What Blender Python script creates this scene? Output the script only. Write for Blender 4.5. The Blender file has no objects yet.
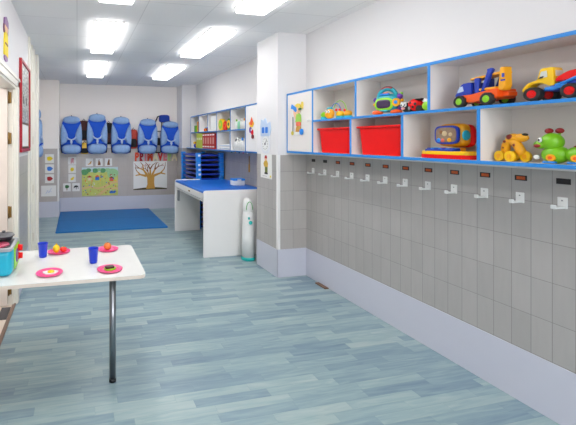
import bpy, bmesh, math, random
from mathutils import Vector, Matrix, Euler
random.seed(7)
PI = math.pi
C = bpy.context.scene.collection

# ------------------------------------------------------------------ materials
def lin(c):
    return tuple(((v/255.)/12.92 if v/255. <= .04045 else ((v/255.+.055)/1.055)**2.4) for v in c) + (1,)
MC = {}
def mat(name, rgb, rough=.5, metal=0., var=.04, scale=12., bump=0., bscale=80., coat=0., emit=0., trans=0., spec=None):
    if name in MC: return MC[name]
    m = bpy.data.materials.new(name); m.use_nodes = True
    nt = m.node_tree; N = nt.nodes; L = nt.links; b = N['Principled BSDF']
    col = lin(rgb)
    b.inputs['Roughness'].default_value = rough
    b.inputs['Metallic'].default_value = metal
    if spec is not None: b.inputs['Specular IOR Level'].default_value = spec
    if coat: b.inputs['Coat Weight'].default_value = coat
    if trans: b.inputs['Transmission Weight'].default_value = trans
    tc = N.new('ShaderNodeTexCoord')
    nz = N.new('ShaderNodeTexNoise'); nz.inputs['Scale'].default_value = scale; nz.inputs['Detail'].default_value = 3
    L.new(tc.outputs['Object'], nz.inputs['Vector'])
    mx = N.new('ShaderNodeMix'); mx.data_type = 'RGBA'
    L.new(nz.outputs['Fac'], mx.inputs['Factor'])
    mx.inputs[6].default_value = tuple(max(0, v*(1-var)) for v in col[:3]) + (1,)
    mx.inputs[7].default_value = tuple(min(1, v*(1+var)) for v in col[:3]) + (1,)
    L.new(mx.outputs[2], b.inputs['Base Color'])
    if bump:
        n2 = N.new('ShaderNodeTexNoise'); n2.inputs['Scale'].default_value = bscale; n2.inputs['Detail'].default_value = 2
        L.new(tc.outputs['Object'], n2.inputs['Vector'])
        bp = N.new('ShaderNodeBump'); bp.inputs['Strength'].default_value = bump; bp.inputs['Distance'].default_value = .003
        L.new(n2.outputs['Fac'], bp.inputs['Height']); L.new(bp.outputs['Normal'], b.inputs['Normal'])
    if emit:
        b.inputs['Emission Color'].default_value = col; b.inputs['Emission Strength'].default_value = emit
    MC[name] = m
    return m

def pos_uv(nt, axis):
    N = nt.nodes; L = nt.links
    g = N.new('ShaderNodeNewGeometry'); s = N.new('ShaderNodeSeparateXYZ'); L.new(g.outputs['Position'], s.inputs[0])
    return s.outputs['X' if axis == 'x' else 'Y'], s.outputs['Z'], s.outputs['Y']
def math_node(nt, op, a, b=None):
    n = nt.nodes.new('ShaderNodeMath'); n.operation = op
    for i, v in enumerate((a, b)):
        if v is None: continue
        if isinstance(v, (int, float)): n.inputs[i].default_value = v
        else: nt.links.new(v, n.inputs[i])
    return n.outputs[0]

def tile_mat(name, axis, w, u0, rgb1=(178,174,171), rgb2=(171,167,164), grout=(134,131,128), rough=.32):
    m = bpy.data.materials.new(name); m.use_nodes = True
    nt = m.node_tree; N = nt.nodes; L = nt.links; b = N['Principled BSDF']
    u, v, _ = pos_uv(nt, axis)
    uu = math_node(nt, 'SUBTRACT', u, u0 - 200*w); vv = math_node(nt, 'SUBTRACT', v, .308 - 20*.2125)
    cb = N.new('ShaderNodeCombineXYZ'); L.new(uu, cb.inputs[0]); L.new(vv, cb.inputs[1])
    br = N.new('ShaderNodeTexBrick'); L.new(cb.outputs[0], br.inputs['Vector'])
    br.offset = 0; br.squash = 1
    for k, val in (('Scale', 1), ('Mortar Size', .0016), ('Mortar Smooth', .3), ('Brick Width', w), ('Row Height', .2125)):
        br.inputs[k].default_value = val
    br.inputs['Color1'].default_value = lin(rgb1); br.inputs['Color2'].default_value = lin(rgb2); br.inputs['Mortar'].default_value = lin(grout)
    nz = N.new('ShaderNodeTexNoise'); nz.inputs['Scale'].default_value = 4; nz.inputs['Detail'].default_value = 4
    g = N.new('ShaderNodeMapping'); g.inputs['Scale'].default_value = (8, 1.2, 1); L.new(cb.outputs[0], g.inputs[0]); L.new(g.outputs[0], nz.inputs['Vector'])
    mx = N.new('ShaderNodeMix'); mx.data_type = 'RGBA'; mx.blend_type = 'MULTIPLY'; mx.inputs[0].default_value = 1
    mr = N.new('ShaderNodeMapRange'); mr.inputs[3].default_value = .93; mr.inputs[4].default_value = 1.06; L.new(nz.outputs['Fac'], mr.inputs[0])
    L.new(br.outputs['Color'], mx.inputs[6]); L.new(mr.outputs[0], mx.inputs[7]); L.new(mx.outputs[2], b.inputs['Base Color'])
    b.inputs['Roughness'].default_value = rough
    bp = N.new('ShaderNodeBump'); bp.inputs['Strength'].default_value = .4; bp.inputs['Distance'].default_value = .002; bp.invert = True
    L.new(br.outputs['Fac'], bp.inputs['Height']); L.new(bp.outputs['Normal'], b.inputs['Normal'])
    return m

def floor_mat():
    m = bpy.data.materials.new('blue_grey_wood_plank_vinyl'); m.use_nodes = True
    nt = m.node_tree; N = nt.nodes; L = nt.links; b = N['Principled BSDF']
    u, _, y = pos_uv(nt, 'x')
    RH = .066
    row = math_node(nt, 'FLOOR', math_node(nt, 'DIVIDE', y, RH))
    w1 = N.new('ShaderNodeTexWhiteNoise'); w1.noise_dimensions = '1D'; L.new(row, w1.inputs['W'])
    us = math_node(nt, 'ADD', math_node(nt, 'DIVIDE', u, .46), math_node(nt, 'MULTIPLY', w1.outputs['Value'], 7.))
    col = math_node(nt, 'FLOOR', us)
    cb = N.new('ShaderNodeCombineXYZ'); L.new(row, cb.inputs[0]); L.new(col, cb.inputs[1])
    w2 = N.new('ShaderNodeTexWhiteNoise'); w2.noise_dimensions = '2D'; L.new(cb.outputs[0], w2.inputs['Vector'])
    # grain
    g = N.new('ShaderNodeCombineXYZ')
    L.new(math_node(nt, 'MULTIPLY', u, 3.5), g.inputs[0]); L.new(math_node(nt, 'MULTIPLY', y, 34.), g.inputs[1]); L.new(math_node(nt, 'MULTIPLY', w2.outputs['Value'], 30.), g.inputs[2])
    nz = N.new('ShaderNodeTexNoise'); nz.inputs['Scale'].default_value = 1.; nz.inputs['Detail'].default_value = 5; nz.inputs['Distortion'].default_value = .8; L.new(g.outputs[0], nz.inputs['Vector'])
    big = N.new('ShaderNodeTexNoise'); big.inputs['Scale'].default_value = 1.3; big.inputs['Detail'].default_value = 2
    f = math_node(nt, 'ADD', math_node(nt, 'MULTIPLY', w2.outputs['Value'], .4), math_node(nt, 'MULTIPLY', nz.outputs['Fac'], .74))
    f = math_node(nt, 'ADD', f, math_node(nt, 'MULTIPLY', math_node(nt, 'SUBTRACT', big.outputs['Fac'], .5), .3))
    rp = N.new('ShaderNodeValToRGB'); L.new(f, rp.inputs[0])
    e = rp.color_ramp.elements; e[0].position = .18; e[0].color = lin((110,136,154)); e[1].position = .95; e[1].color = lin((178,191,187))
    k = rp.color_ramp.elements.new(.45); k.color = lin((133,157,167)); k = rp.color_ramp.elements.new(.68); k.color = lin((152,175,177))
    # joints
    def edge(val, wid):
        fr = math_node(nt, 'FRACT', val)
        return math_node(nt, 'LESS_THAN', fr, wid)
    j = math_node(nt, 'MAXIMUM', edge(math_node(nt, 'DIVIDE', y, RH), .035), edge(us, .005))
    mx = N.new('ShaderNodeMix'); mx.data_type = 'RGBA'; L.new(math_node(nt, 'MULTIPLY', j, .3), mx.inputs[0]); L.new(rp.outputs[0], mx.inputs[6]); mx.inputs[7].default_value = lin((105,128,138))
    L.new(mx.outputs[2], b.inputs['Base Color'])
    b.inputs['Roughness'].default_value = .33
    bp = N.new('ShaderNodeBump'); bp.inputs['Strength'].default_value = .12; bp.inputs['Distance'].default_value = .001; L.new(nz.outputs['Fac'], bp.inputs['Height']); L.new(bp.outputs['Normal'], b.inputs['Normal'])
    return m

def ceiling_mat():
    m = bpy.data.materials.new('ceiling_tile'); m.use_nodes = True
    nt = m.node_tree; N = nt.nodes; L = nt.links; b = N['Principled BSDF']
    u, _, y = pos_uv(nt, 'x')
    cb = N.new('ShaderNodeCombineXYZ'); L.new(math_node(nt, 'ADD', u, 12.), cb.inputs[0]); L.new(math_node(nt, 'ADD', y, 12. - 3.7 + .6*7), cb.inputs[1])
    br = N.new('ShaderNodeTexBrick'); br.offset = 0; L.new(cb.outputs[0], br.inputs['Vector'])
    for k, v in (('Scale', 1), ('Mortar Size', .003), ('Mortar Smooth', .2), ('Brick Width', .6), ('Row Height', .6)): br.inputs[k].default_value = v
    br.inputs['Color1'].default_value = lin((243,243,242)); br.inputs['Color2'].default_value = lin((240,240,240)); br.inputs['Mortar'].default_value = lin((212,212,212))
    L.new(br.outputs['Color'], b.inputs['Base Color']); b.inputs['Roughness'].default_value = .9
    nz = N.new('ShaderNodeTexNoise'); nz.inputs['Scale'].default_value = 60; nz.inputs['Detail'].default_value = 4
    g = N.new('ShaderNodeNewGeometry'); L.new(g.outputs['Position'], nz.inputs['Vector'])
    bp = N.new('ShaderNodeBump'); bp.inputs['Strength'].default_value = .5; bp.inputs['Distance'].default_value = .004; L.new(nz.outputs['Fac'], bp.inputs['Height']); L.new(bp.outputs['Normal'], b.inputs['Normal'])
    return m

def newsprint_mat():
    m = bpy.data.materials.new('printed_sheet'); m.use_nodes = True
    nt = m.node_tree; N = nt.nodes; L = nt.links; b = N['Principled BSDF']
    tc = N.new('ShaderNodeTexCoord'); mp = N.new('ShaderNodeMapping'); mp.inputs['Scale'].default_value = (14, 1, 40); L.new(tc.outputs['Object'], mp.inputs[0])
    nz = N.new('ShaderNodeTexNoise'); nz.inputs['Scale'].default_value = 1.; nz.inputs['Detail'].default_value = 3; L.new(mp.outputs[0], nz.inputs['Vector'])
    rp = N.new('ShaderNodeValToRGB'); L.new(nz.outputs['Fac'], rp.inputs[0]); rp.color_ramp.elements[0].position = .4; rp.color_ramp.elements[0].color = lin((120,124,124)); rp.color_ramp.elements[1].position = .6; rp.color_ramp.elements[1].color = lin((206,208,204))
    L.new(rp.outputs[0], b.inputs['Base Color']); b.inputs['Roughness'].default_value = .35
    return m

WHITE_WALL = mat('white_wall_paint', (229,227,228), .75, var=.01, scale=2, bump=.05, bscale=120)
BACK_WALL = mat('warm_white_wall_paint', (244,237,232), .8, var=.01, scale=2)
BASEPAINT = mat('lavender_grey_skirting_paint', (204,205,217), .4, var=.025, scale=5)
TILE_R = tile_mat('grey_wall_tile_side', 'y', .0955, 1.489)
TILE_F = tile_mat('grey_wall_tile_front', 'x', .191, 2.14, (184,179,175), (178,172,168))
TILE_L = tile_mat('grey_wall_tile_left', 'y', .191, 3.5)
TILE_B = tile_mat('grey_wall_tile_back', 'x', .191, .1, (190,182,177), (184,175,170), (170,163,160))
CREAM = mat('cream_gloss_paint', (236,231,220), .35, var=.02)
LAM = mat('white_laminate', (238,236,234), .35, var=.01)
LAM_BOUNCE = mat('white_laminate_bounce_tint', (232,226,222), .4, var=.015)  # white laminate, pinkish reflected light put into its colour
BLUE = mat('sky_blue_edging', (42,138,218), .35)
DBLUE = mat('deep_blue_edging', (32,116,190), .4)
BRASS = mat('brass', (150,118,70), .35, .9)
CHROME = mat('brushed_steel', (150,152,156), .28, 1., bump=.02)
BLACK = mat('black_plastic', (22,22,24), .45)
RUBBER = mat('black_rubber', (28,28,30), .6, bump=.2, bscale=300)
RED = mat('red_plastic', (236,14,16), .4, spec=.3)
WHITE = mat('white_plastic', (232,232,230), .35)
YEL = mat('yellow_plastic', (250,200,15), .3)
AMB = mat('amber_plastic', (247,172,24), .3)
ORG = mat('orange_plastic', (246,92,22), .3)
GRN = mat('lime_green_plastic', (126,196,28), .3)
LIME = mat('bright_lime_plastic', (150,220,40), .3)
ROY = mat('royal_blue_plastic', (24,58,176), .3)
SKY = mat('light_blue_plastic', (30,136,226), .35)
TEAL = mat('teal_plastic', (24,160,178), .3)
CYAN = mat('cyan_plastic', (28,176,206), .3)
PURP = mat('purple_plastic', (104,50,166), .35)
PINK = mat('hot_pink_plastic', (248,76,142), .35)
DRED = mat('dark_red_plastic', (150,22,30), .35)
MAROON = mat('maroon_spots', (120,26,20), .4)
PAPER = mat('white_paper', (236,235,232), .7, var=.01)
SKIN = mat('skin_tone_print', (236,190,150), .6)
BROWN = mat('brown_print', (140,86,40), .6)
TAN = mat('tan_bark_print', (204,152,68), .7, var=.15, scale=40)
DKGRN = mat('dark_green_print', (44,110,52), .6)
LBFAB = mat('light_blue_fabric', (146,178,222), .85, var=.16, scale=20, bump=.5, bscale=40)
HARN = mat('pale_blue_webbing', (186,206,236), .7)
RBFAB = mat('royal_blue_fabric', (20,86,206), .8, var=.08, bump=.3, bscale=60)
NAVY = mat('navy_fabric', (22,44,120), .8)
DKFAB = mat('black_fabric', (34,32,34), .85)
BRNFAB = mat('dark_brown_fabric', (84,48,46), .85, var=.2)
REDFAB = mat('red_patterned_fabric', (190,70,60), .85, var=.5, scale=50)
MATBLUE = mat('blue_vinyl_padding', (10,104,204), .4, var=.05, scale=5)
FLOORMAT = mat('blue_play_mat_vinyl', (2,110,180), .55, var=.08, scale=9, bump=.2, bscale=200)
GREY = mat('grey_plastic', (140,142,146), .35)
DGREY = mat('dark_grey_plastic', (66,66,70), .4)

# ------------------------------------------------------------------ mesh kit
class M:
    def __init__(s): s.bm = bmesh.new(); s.mats = []
    def mi(s, m):
        if m not in s.mats: s.mats.append(m)
        return s.mats.index(m)
    def add(s, t, m, smooth=True):
        i = s.mi(m); mp = {}
        for v in t.verts: mp[v] = s.bm.verts.new(v.co)
        for f in t.faces:
            try: nf = s.bm.faces.new([mp[v] for v in f.verts])
            except ValueError: continue
            nf.material_index = i; nf.smooth = smooth
        t.free(); return s
    def box(s, x0, x1, y0, y1, z0, z1, m, bev=0., rot=None, seg=2):
        t = bmesh.new(); bmesh.ops.create_cube(t, size=1)
        c = Vector(((x0+x1)/2, (y0+y1)/2, (z0+z1)/2)); d = (abs(x1-x0), abs(y1-y0), abs(z1-z0))
        for v in t.verts: v.co = Vector((v.co.x*d[0], v.co.y*d[1], v.co.z*d[2]))
        if bev: bmesh.ops.bevel(t, geom=t.edges[:], offset=min(bev, min(d)*.49), segments=seg, affect='EDGES', profile=.5)
        R = Euler(rot).to_matrix() if rot else None
        for v in t.verts: v.co = (R @ v.co if R else v.co) + c
        return s.add(t, m, False if not bev else seg > 2)
    def cyl(s, p0, p1, r0, m, r1=None, seg=20, cap=True):
        p0 = Vector(p0); p1 = Vector(p1); r1 = r0 if r1 is None else r1
        t = bmesh.new(); d = p1-p0
        bmesh.ops.create_cone(t, cap_ends=cap, cap_tris=False, segments=seg, radius1=r0, radius2=r1, depth=d.length)
        q = d.to_track_quat('Z', 'Y').to_matrix()
        for v in t.verts: v.co = q @ v.co + (p0+p1)/2
        i = s.mi(m); n0 = len(s.bm.faces); s.add(t, m, True); s.bm.faces.ensure_lookup_table()
        for f in s.bm.faces[n0:]:
            if len(f.verts) > 4: f.smooth = False
        return s
    def ell(s, c, r, m, rot=None, u=20, v=12):
        t = bmesh.new(); bmesh.ops.create_uvsphere(t, u_segments=u, v_segments=v, radius=1)
        R = Euler(rot).to_matrix() if rot else Matrix.Identity(3)
        for w in t.verts: w.co = R @ Vector((w.co.x*r[0], w.co.y*r[1], w.co.z*r[2])) + Vector(c)
        return s.add(t, m)
    def tube(s, pts, r, m, seg=8, closed=False):
        pts = [Vector(p) for p in pts]; n = len(pts); t = bmesh.new(); rings = []
        up = None
        for i, p in enumerate(pts):
            a = pts[(i-1) % n] if (closed or i > 0) else p; b = pts[(i+1) % n] if (closed or i < n-1) else p
            d = (b-a).normalized()
            if up is None: up = Vector((0,0,1)) if abs(d.z) < .9 else Vector((1,0,0))
            x = up.cross(d).normalized(); y = d.cross(x).normalized(); up = y
            rings.append([t.verts.new(p + x*math.cos(2*PI*k/seg)*r + y*math.sin(2*PI*k/seg)*r) for k in range(seg)])
        for i in range(n if closed else n-1):
            A = rings[i]; B = rings[(i+1) % n]
            for k in range(seg): t.faces.new((A[k], A[(k+1) % seg], B[(k+1) % seg], B[k]))
        if not closed: t.faces.new(rings[0][::-1]); t.faces.new(rings[-1])
        return s.add(t, m)
    def lathe(s, prof, c, m, seg=28, sx=1., sy=1.):
        t = bmesh.new(); rings = []
        for r, z in prof:
            if r < 1e-6: rings.append([t.verts.new((c[0], c[1], c[2]+z))])
            else: rings.append([t.verts.new((c[0]+r*sx*math.cos(2*PI*k/seg), c[1]+r*sy*math.sin(2*PI*k/seg), c[2]+z)) for k in range(seg)])
        for A, B in zip(rings, rings[1:]):
            for k in range(seg):
                k2 = (k+1) % seg
                if len(A) == 1 and len(B) == 1: continue
                if len(A) == 1: t.faces.new((A[0], B[k], B[k2]))
                elif len(B) == 1: t.faces.new((A[k], A[k2], B[0]))
                else: t.faces.new((A[k], A[k2], B[k2], B[k]))
        return s.add(t, m)
    def prism(s, pts, y0, y1, m, bev=0., plane='xz'):
        t = bmesh.new()
        def P(a, b, y): return (a, y, b) if plane == 'xz' else ((a, b, y) if plane == 'xy' else (y, a, b))
        A = [t.verts.new(P(a, b, y0)) for a, b in pts]; B = [t.verts.new(P(a, b, y1)) for a, b in pts]
        n = len(pts); t.faces.new(A); t.faces.new(B[::-1])
        for k in range(n): t.faces.new((A[k], B[k], B[(k+1) % n], A[(k+1) % n]))
        bmesh.ops.recalc_face_normals(t, faces=t.faces[:])
        if bev: bmesh.ops.bevel(t, geom=[e for e in t.edges], offset=bev, segments=2, affect='EDGES')
        return s.add(t, m, False)
    def pillow(s, pts, y0, d, m, rings=5):      # domed cushion, bulging towards -y
        cx = sum(p[0] for p in pts)/len(pts); cz = sum(p[1] for p in pts)/len(pts); t = bmesh.new(); R = []
        back = [t.verts.new((p[0], y0, p[1])) for p in pts]; R.append(back)
        for k in range(rings):
            a = (k/rings)*PI/2; sc = math.cos(a*.97)**.6; h = (.25+.75*math.sin(a)**.8)*d
            R.append([t.verts.new((cx+(p[0]-cx)*sc, y0-h, cz+(p[1]-cz)*sc)) for p in pts])
        n = len(pts)
        for A, B in zip(R, R[1:]):
            for k in range(n): t.faces.new((A[k], A[(k+1) % n], B[(k+1) % n], B[k]))
        t.faces.new(back[::-1]); top = t.verts.new((cx, y0-d, cz))
        for k in range(n): t.faces.new((R[-1][k], R[-1][(k+1) % n], top))
        bmesh.ops.recalc_face_normals(t, faces=t.faces[:])
        return s.add(t, m)
    def build(s, name, parent=None, fix=True):
        if fix: bmesh.ops.recalc_face_normals(s.bm, faces=s.bm.faces[:])
        me = bpy.data.meshes.new(name); s.bm.to_mesh(me); s.bm.free()
        for m in s.mats: me.materials.append(m)
        o = bpy.data.objects.new(name, me); C.objects.link(o)
        if parent: o.parent = parent
        return o

def ov(cx, cz, rx, rz, n=20, p=2.):
    out = []
    for k in range(n):
        a = 2*PI*k/n; ca, sa = math.cos(a), math.sin(a)
        out.append((cx+rx*math.copysign(abs(ca)**(2/p), ca), cz+rz*math.copysign(abs(sa)**(2/p), sa)))
    return out
def arc(cx, cz, r, a0, a1, n=10): return [(cx+r*math.cos(a0+(a1-a0)*k/n), cz+r*math.sin(a0+(a1-a0)*k/n)) for k in range(n+1)]
def rrect(x0, x1, z0, z1, r, n=4):
    return (arc(x1-r, z0+r, r, -PI/2, 0, n)+arc(x1-r, z1-r, r, 0, PI/2, n)+arc(x0+r, z1-r, r, PI/2, PI, n)+arc(x0+r, z0+r, r, PI, 1.5*PI, n))

def thing(name, label, cat, loc, rz=0., group=None):
    o = bpy.data.objects.new(name, None); C.objects.link(o); o.empty_display_size = .05
    o.location = loc; o.rotation_euler = (0, 0, rz); o['label'] = label; o['category'] = cat
    if group: o['group'] = group
    return o
def tag(o, label, cat, loc=None, rz=None, group=None):
    o['label'] = label; o['category'] = cat
    if group: o['group'] = group
    if loc: o.location = loc
    if rz is not None: o.rotation_euler = (0, 0, rz)
    return o
def struct(m, name, parent=None):
    o = m.build(name, parent)
    if not parent: o['kind'] = 'structure'
    return o
def dup(root, loc=None, label=None, rz=None):
    r = root.copy(); C.objects.link(r)
    for ch in list(root.children):
        c = ch.copy(); C.objects.link(c); c.parent = r
        for g in list(ch.children):
            d = g.copy(); C.objects.link(d); d.parent = c
    if loc: r.location = loc
    if label: r['label'] = label
    if rz is not None: r.rotation_euler = (0, 0, rz)
    return r
FR = -PI/2      # facing -X (things on the right wall); local +x then points to -Y
FL = PI/2       # facing +X

# ------------------------------------------------------------------ room shell
XW = 2.495; XL = -.545; YB = 7.96; CH = 2.685; YF = -3.2; DT = 1.34; BH = .305
struct(M().box(-1.8, 2.7, YF, 8.2, -.1, 0, floor_mat()), 'floor')
struct(M().box(-1.8, 2.7, YF, 8.2, CH, CH+.1, ceiling_mat()), 'ceiling')
w = M().box(XW, XW+.15, YF, 8.2, BH, DT, TILE_R).box(XW, XW+.15, YF, 8.2, DT, CH, WHITE_WALL).box(XW, XW+.15, YF, 8.2, 0, BH, TILE_R)
struct(w, 'wall_right')
# pillar by the coat hooks
PX0, PY0, PY1 = 2.145, 3.672, 4.15
w = M().box(PX0, XW, PY0, PY1, DT+.001, CH, WHITE_WALL)
w.box(PX0, PX0+.02, PY0+.02, PY1, 0, DT, TILE_R).box(PX0, XW, PY0, PY0+.02, 0, DT, TILE_F).box(PX0+.02, XW, PY0+.02, PY1, 0, DT, WHITE_WALL)
struct(w, 'wall_pillar')
struct(M().box(PX0-.006, PX0+.028, PY0-.006, PY0+.028, BH, DT+.002, LAM, .003), 'trim_1')
# back wall and its two pilasters
struct(M().box(-.9, XW, YB, YB+.15, DT, CH, BACK_WALL).box(-.9, XW, YB, YB+.15, 0, DT, TILE_B), 'wall_back')
struct(M().box(2.176, XW, 7.557, YB, DT, CH, WHITE_WALL).box(2.176, XW, 7.557, YB, 0, DT, TILE_B), 'wall_pilaster')
struct(M().box(-.77, -.345, 7.52, YB, DT, CH, BACK_WALL).box(-.77, -.345, 7.52, YB, 0, DT, TILE_B), 'wall_pier')
struct(M().box(-.375, -.339, 7.514, 7.55, BH, DT, LAM, .003), 'trim_2')
# left wall: doorway 2.1..3.42, full wall, panelled opening 4.42..5.43, recess beyond
w = M()
for (y0, y1, z0, z1, x) in ((YF, 2.1, DT, CH, XL), (2.1, 3.60, 1.99, CH, XL), (3.60, 4.42, DT, CH, XL)):
    w.box(XL-.11, x, y0, y1, z0, z1, WHITE_WALL)
for (y0, y1) in ((YF, 2.1), (3.60, 4.42)): w.box(XL-.11, XL, y0, y1, 0, DT, TILE_L)
w.box(-.655, XL, 5.44, 5.52, 0, CH, WHITE_WALL)
w.box(-.92, -.77, 5.4, YB, DT, CH, BACK_WALL).box(-.92, -.77, 5.4, YB, 0, DT, TILE_L)
w.box(-.92, -.655, 5.44, 5.52, 0, CH, WHITE_WALL)
struct(w, 'wall_left')
WX0, WX1, WZ0, WZ1 = -.35, 2.35, .85, 2.5
struct(M().box(-1.8, XW+.1, YF-.12, YF, 0, WZ0, WHITE_WALL).box(-1.8, XW+.1, YF-.12, YF, WZ1, CH, WHITE_WALL).box(-1.8, WX0, YF-.12, YF, WZ0, WZ1, WHITE_WALL).box(WX1, XW+.1, YF-.12, YF, WZ0, WZ1, WHITE_WALL), 'wall_front')
wf = M()
for x0, x1, z0, z1 in ((WX0,WX1,WZ0,WZ0+.05),(WX0,WX1,WZ1-.05,WZ1),(WX0,WX0+.05,WZ0,WZ1),(WX1-.05,WX1,WZ0,WZ1),(.97,1.03,WZ0,WZ1)): wf.box(x0,x1,YF-.08,YF-.03,z0,z1, LAM)
struct(wf, 'added_window')  # unseen window, added so daylight fills the room from behind
pl = bpy.data.lights.new('added_window_portal','AREA'); pl.shape = 'RECTANGLE'; pl.size = WX1-WX0; pl.size_y = WZ1-WZ0; pl.cycles.is_portal = True
po = bpy.data.objects.new('added_window_portal', pl); C.objects.link(po); po.location = ((WX0+WX1)/2, YF-.1, (WZ0+WZ1)/2); po.rotation_euler = (PI/2, 0, 0)
# neighbouring room seen through the open door
struct(M().box(-1.8, -1.7, 1.4, 4.4, 0, CH, BACK_WALL).box(-1.8, XL-.11, 4.3, 4.4, 0, CH, BACK_WALL).box(-1.8, XL-.11, 1.3, 1.4, 0, CH, BACK_WALL), 'wall_next_room')
struct(M().box(-1.7, XL-.11, 1.4, 4.3, 0, .004, mat('beige_floor_tile', (224,210,196), .4)).box(XL-.11, XL-.03, 2.1, 3.6, 0, .004, mat('beige_floor_tile', (214,200,184), .4)), 'floor_next_room')
struct(M().box(XL-.03, XL, 2.1, 3.60, 0, .012, mat('brown_wooden_threshold', (128,106,92), .5, var=.2, scale=30), .003), 'trim_3')
# skirtings (painted lavender band)
b = M().box(XW-.006, XW, YF, PY0, 0, BH, BASEPAINT, .002).box(XW-.006, XW, PY1, 7.557, 0, BH, BASEPAINT, .002)
struct(b, 'baseboard_right')
b = M().box(PX0-.007, PX0-.0005, PY0-.007, PY1, 0, BH, BASEPAINT, .002).box(PX0-.007, XW-.006, PY0-.007, PY0-.0005, 0, BH+.004, BASEPAINT, .002)
struct(b, 'baseboard_pillar')
b = M().box(-.345, 2.176, YB-.007, YB, 0, BH, BASEPAINT, .002).box(-.77, -.339, 7.513, 7.52, 0, BH, BASEPAINT, .002).box(-.345, -.338, 7.52, YB, 0, BH, BASEPAINT, .002)
b.box(2.169, 2.176, 7.55, YB, 0, BH, BASEPAINT, .002).box(2.169, XW, 7.55, 7.557, 0, BH, BASEPAINT, .002)
struct(b, 'baseboard_back')
b = M().box(XL, XL+.006, YF, 2.02, 0, BH, BASEPAINT, .002).box(XL, XL+.006, 3.68, 4.42, 0, BH, BASEPAINT, .002).box(-.77, -.764, 5.52, 7.52, 0, BH, BASEPAINT, .002)
struct(b, 'baseboard_left')
# door 1 casing (cream) with reveal, then the open leaf
t = M()
for (y0, y1, z0, z1) in ((3.60, 3.68, 0, 2.07), (2.02, 2.1, 0, 2.07), (2.02, 3.68, 1.99, 2.07)):
    t.box(XL, XL+.016, y0, y1, z0, z1, CREAM, .004)
t.box(XL-.11, XL+.004, 3.585, 3.605, 0, 1.99, CREAM, .003).box(XL-.11, XL+.004, 2.1, 2.125, 0, 1.99, CREAM, .003).box(XL-.11, XL+.004, 2.1, 3.60, 1.97, 1.995, CREAM, .003)
t.box(XL+.016, XL+.024, 2.02, 3.68, 2.045, 2.075, CREAM, .003)
t.box(XL-.03, XL-.018, 3.565, 3.585, 0, 1.97, CREAM, .003)
struct(t, 'trim_4')
d = M().box(-1.38, -.613, 3.545, 3.583, .012, 1.965, mat('pinkish_cream_door_paint', (228,214,204), .4), .003)
d.box(-1.28, -.73, 3.54, 3.545, .2, .9, MC['pinkish_cream_door_paint'], .003).box(-1.28, -.73, 3.54, 3.545, 1.05, 1.8, MC['pinkish_cream_door_paint'], .003)
door = struct(d, 'door_1')
for zc in (1.89, 1.52, .85, .15):
    h = M().box(-.612, -.583, 3.57, 3.584, zc-.05, zc+.05, BRASS, .002).cyl((-.604, 3.562, zc-.055), (-.604, 3.562, zc+.055), .007, BRASS, seg=12)
    o = h.build('hinge', door); o['label'] = 'tarnished brass hinge'
M().cyl((-1.32, 3.545, 1.0), (-1.32, 3.49, 1.0), .01, CHROME).box(-1.33, -1.2, 3.485, 3.5, .99, 1.01, CHROME, .004).build('door_handle', door)
# door 2: full height panelled frame further along the left wall
t = M()
for y0, y1, x in ((4.42, 4.54, XL+.02), (4.80, 4.86, XL+.01), (5.02, 5.08, XL+.01), (5.33, 5.44, XL+.025)):
    t.box(XL-.05, x, y0, y1, 0, CH-.002, CREAM, .006)
struct(t, 'trim_5')
d = M()
for y0, y1 in ((4.54, 4.80), (4.86, 5.02), (5.08, 5.33)):
    d.box(XL-.05, XL-.012, y0, y1, .01, CH-.004, LAM, .004)
door2 = struct(d, 'door_2')
for z0 in (2.05, 1.5, .9, .3):
    M().box(XL-.012, XL+.012, 4.82, 4.835, z0-.05, z0+.05, BRASS, .002).build('hinge', door2)

# ------------------------------------------------------------------ ceiling lights
LIT = bpy.data.materials.new('lit_diffuser'); LIT.use_nodes = True
_b = LIT.node_tree.nodes['Principled BSDF']; _b.inputs['Base Color'].default_value = (.9,.9,.9,1)
_b.inputs['Emission Color'].default_value = (1,.985,.97,1); _b.inputs['Emission Strength'].default_value = 8.0
def ceiling_light(label, x, y):
    t = thing('ceiling_light', label, 'ceiling light', (x, y, CH), group='fluorescent ceiling lights')
    M().box(-.15, .15, -.595, .595, -.012, 0, WHITE, .003).build('housing', t)
    M().box(-.14, .14, -.585, .585, -.052, -.012, LIT, .012, seg=3).build('diffuser', t)
for x, side in ((.315, 'left'), (1.52, 'right')):
    for y, pos in ((6.17, 'nearest the back wall'), (4.28, 'second from the back wall'), (2.49, 'cut by the top of the photo'), (-.6, None)):  # last pair is unseen, added for light from behind the camera
        ceiling_light('lit fluorescent ceiling light in the %s row, %s' % (side, pos or ('above the camera' if y > 0 else 'unseen, added behind the camera')), x, y)

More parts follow.
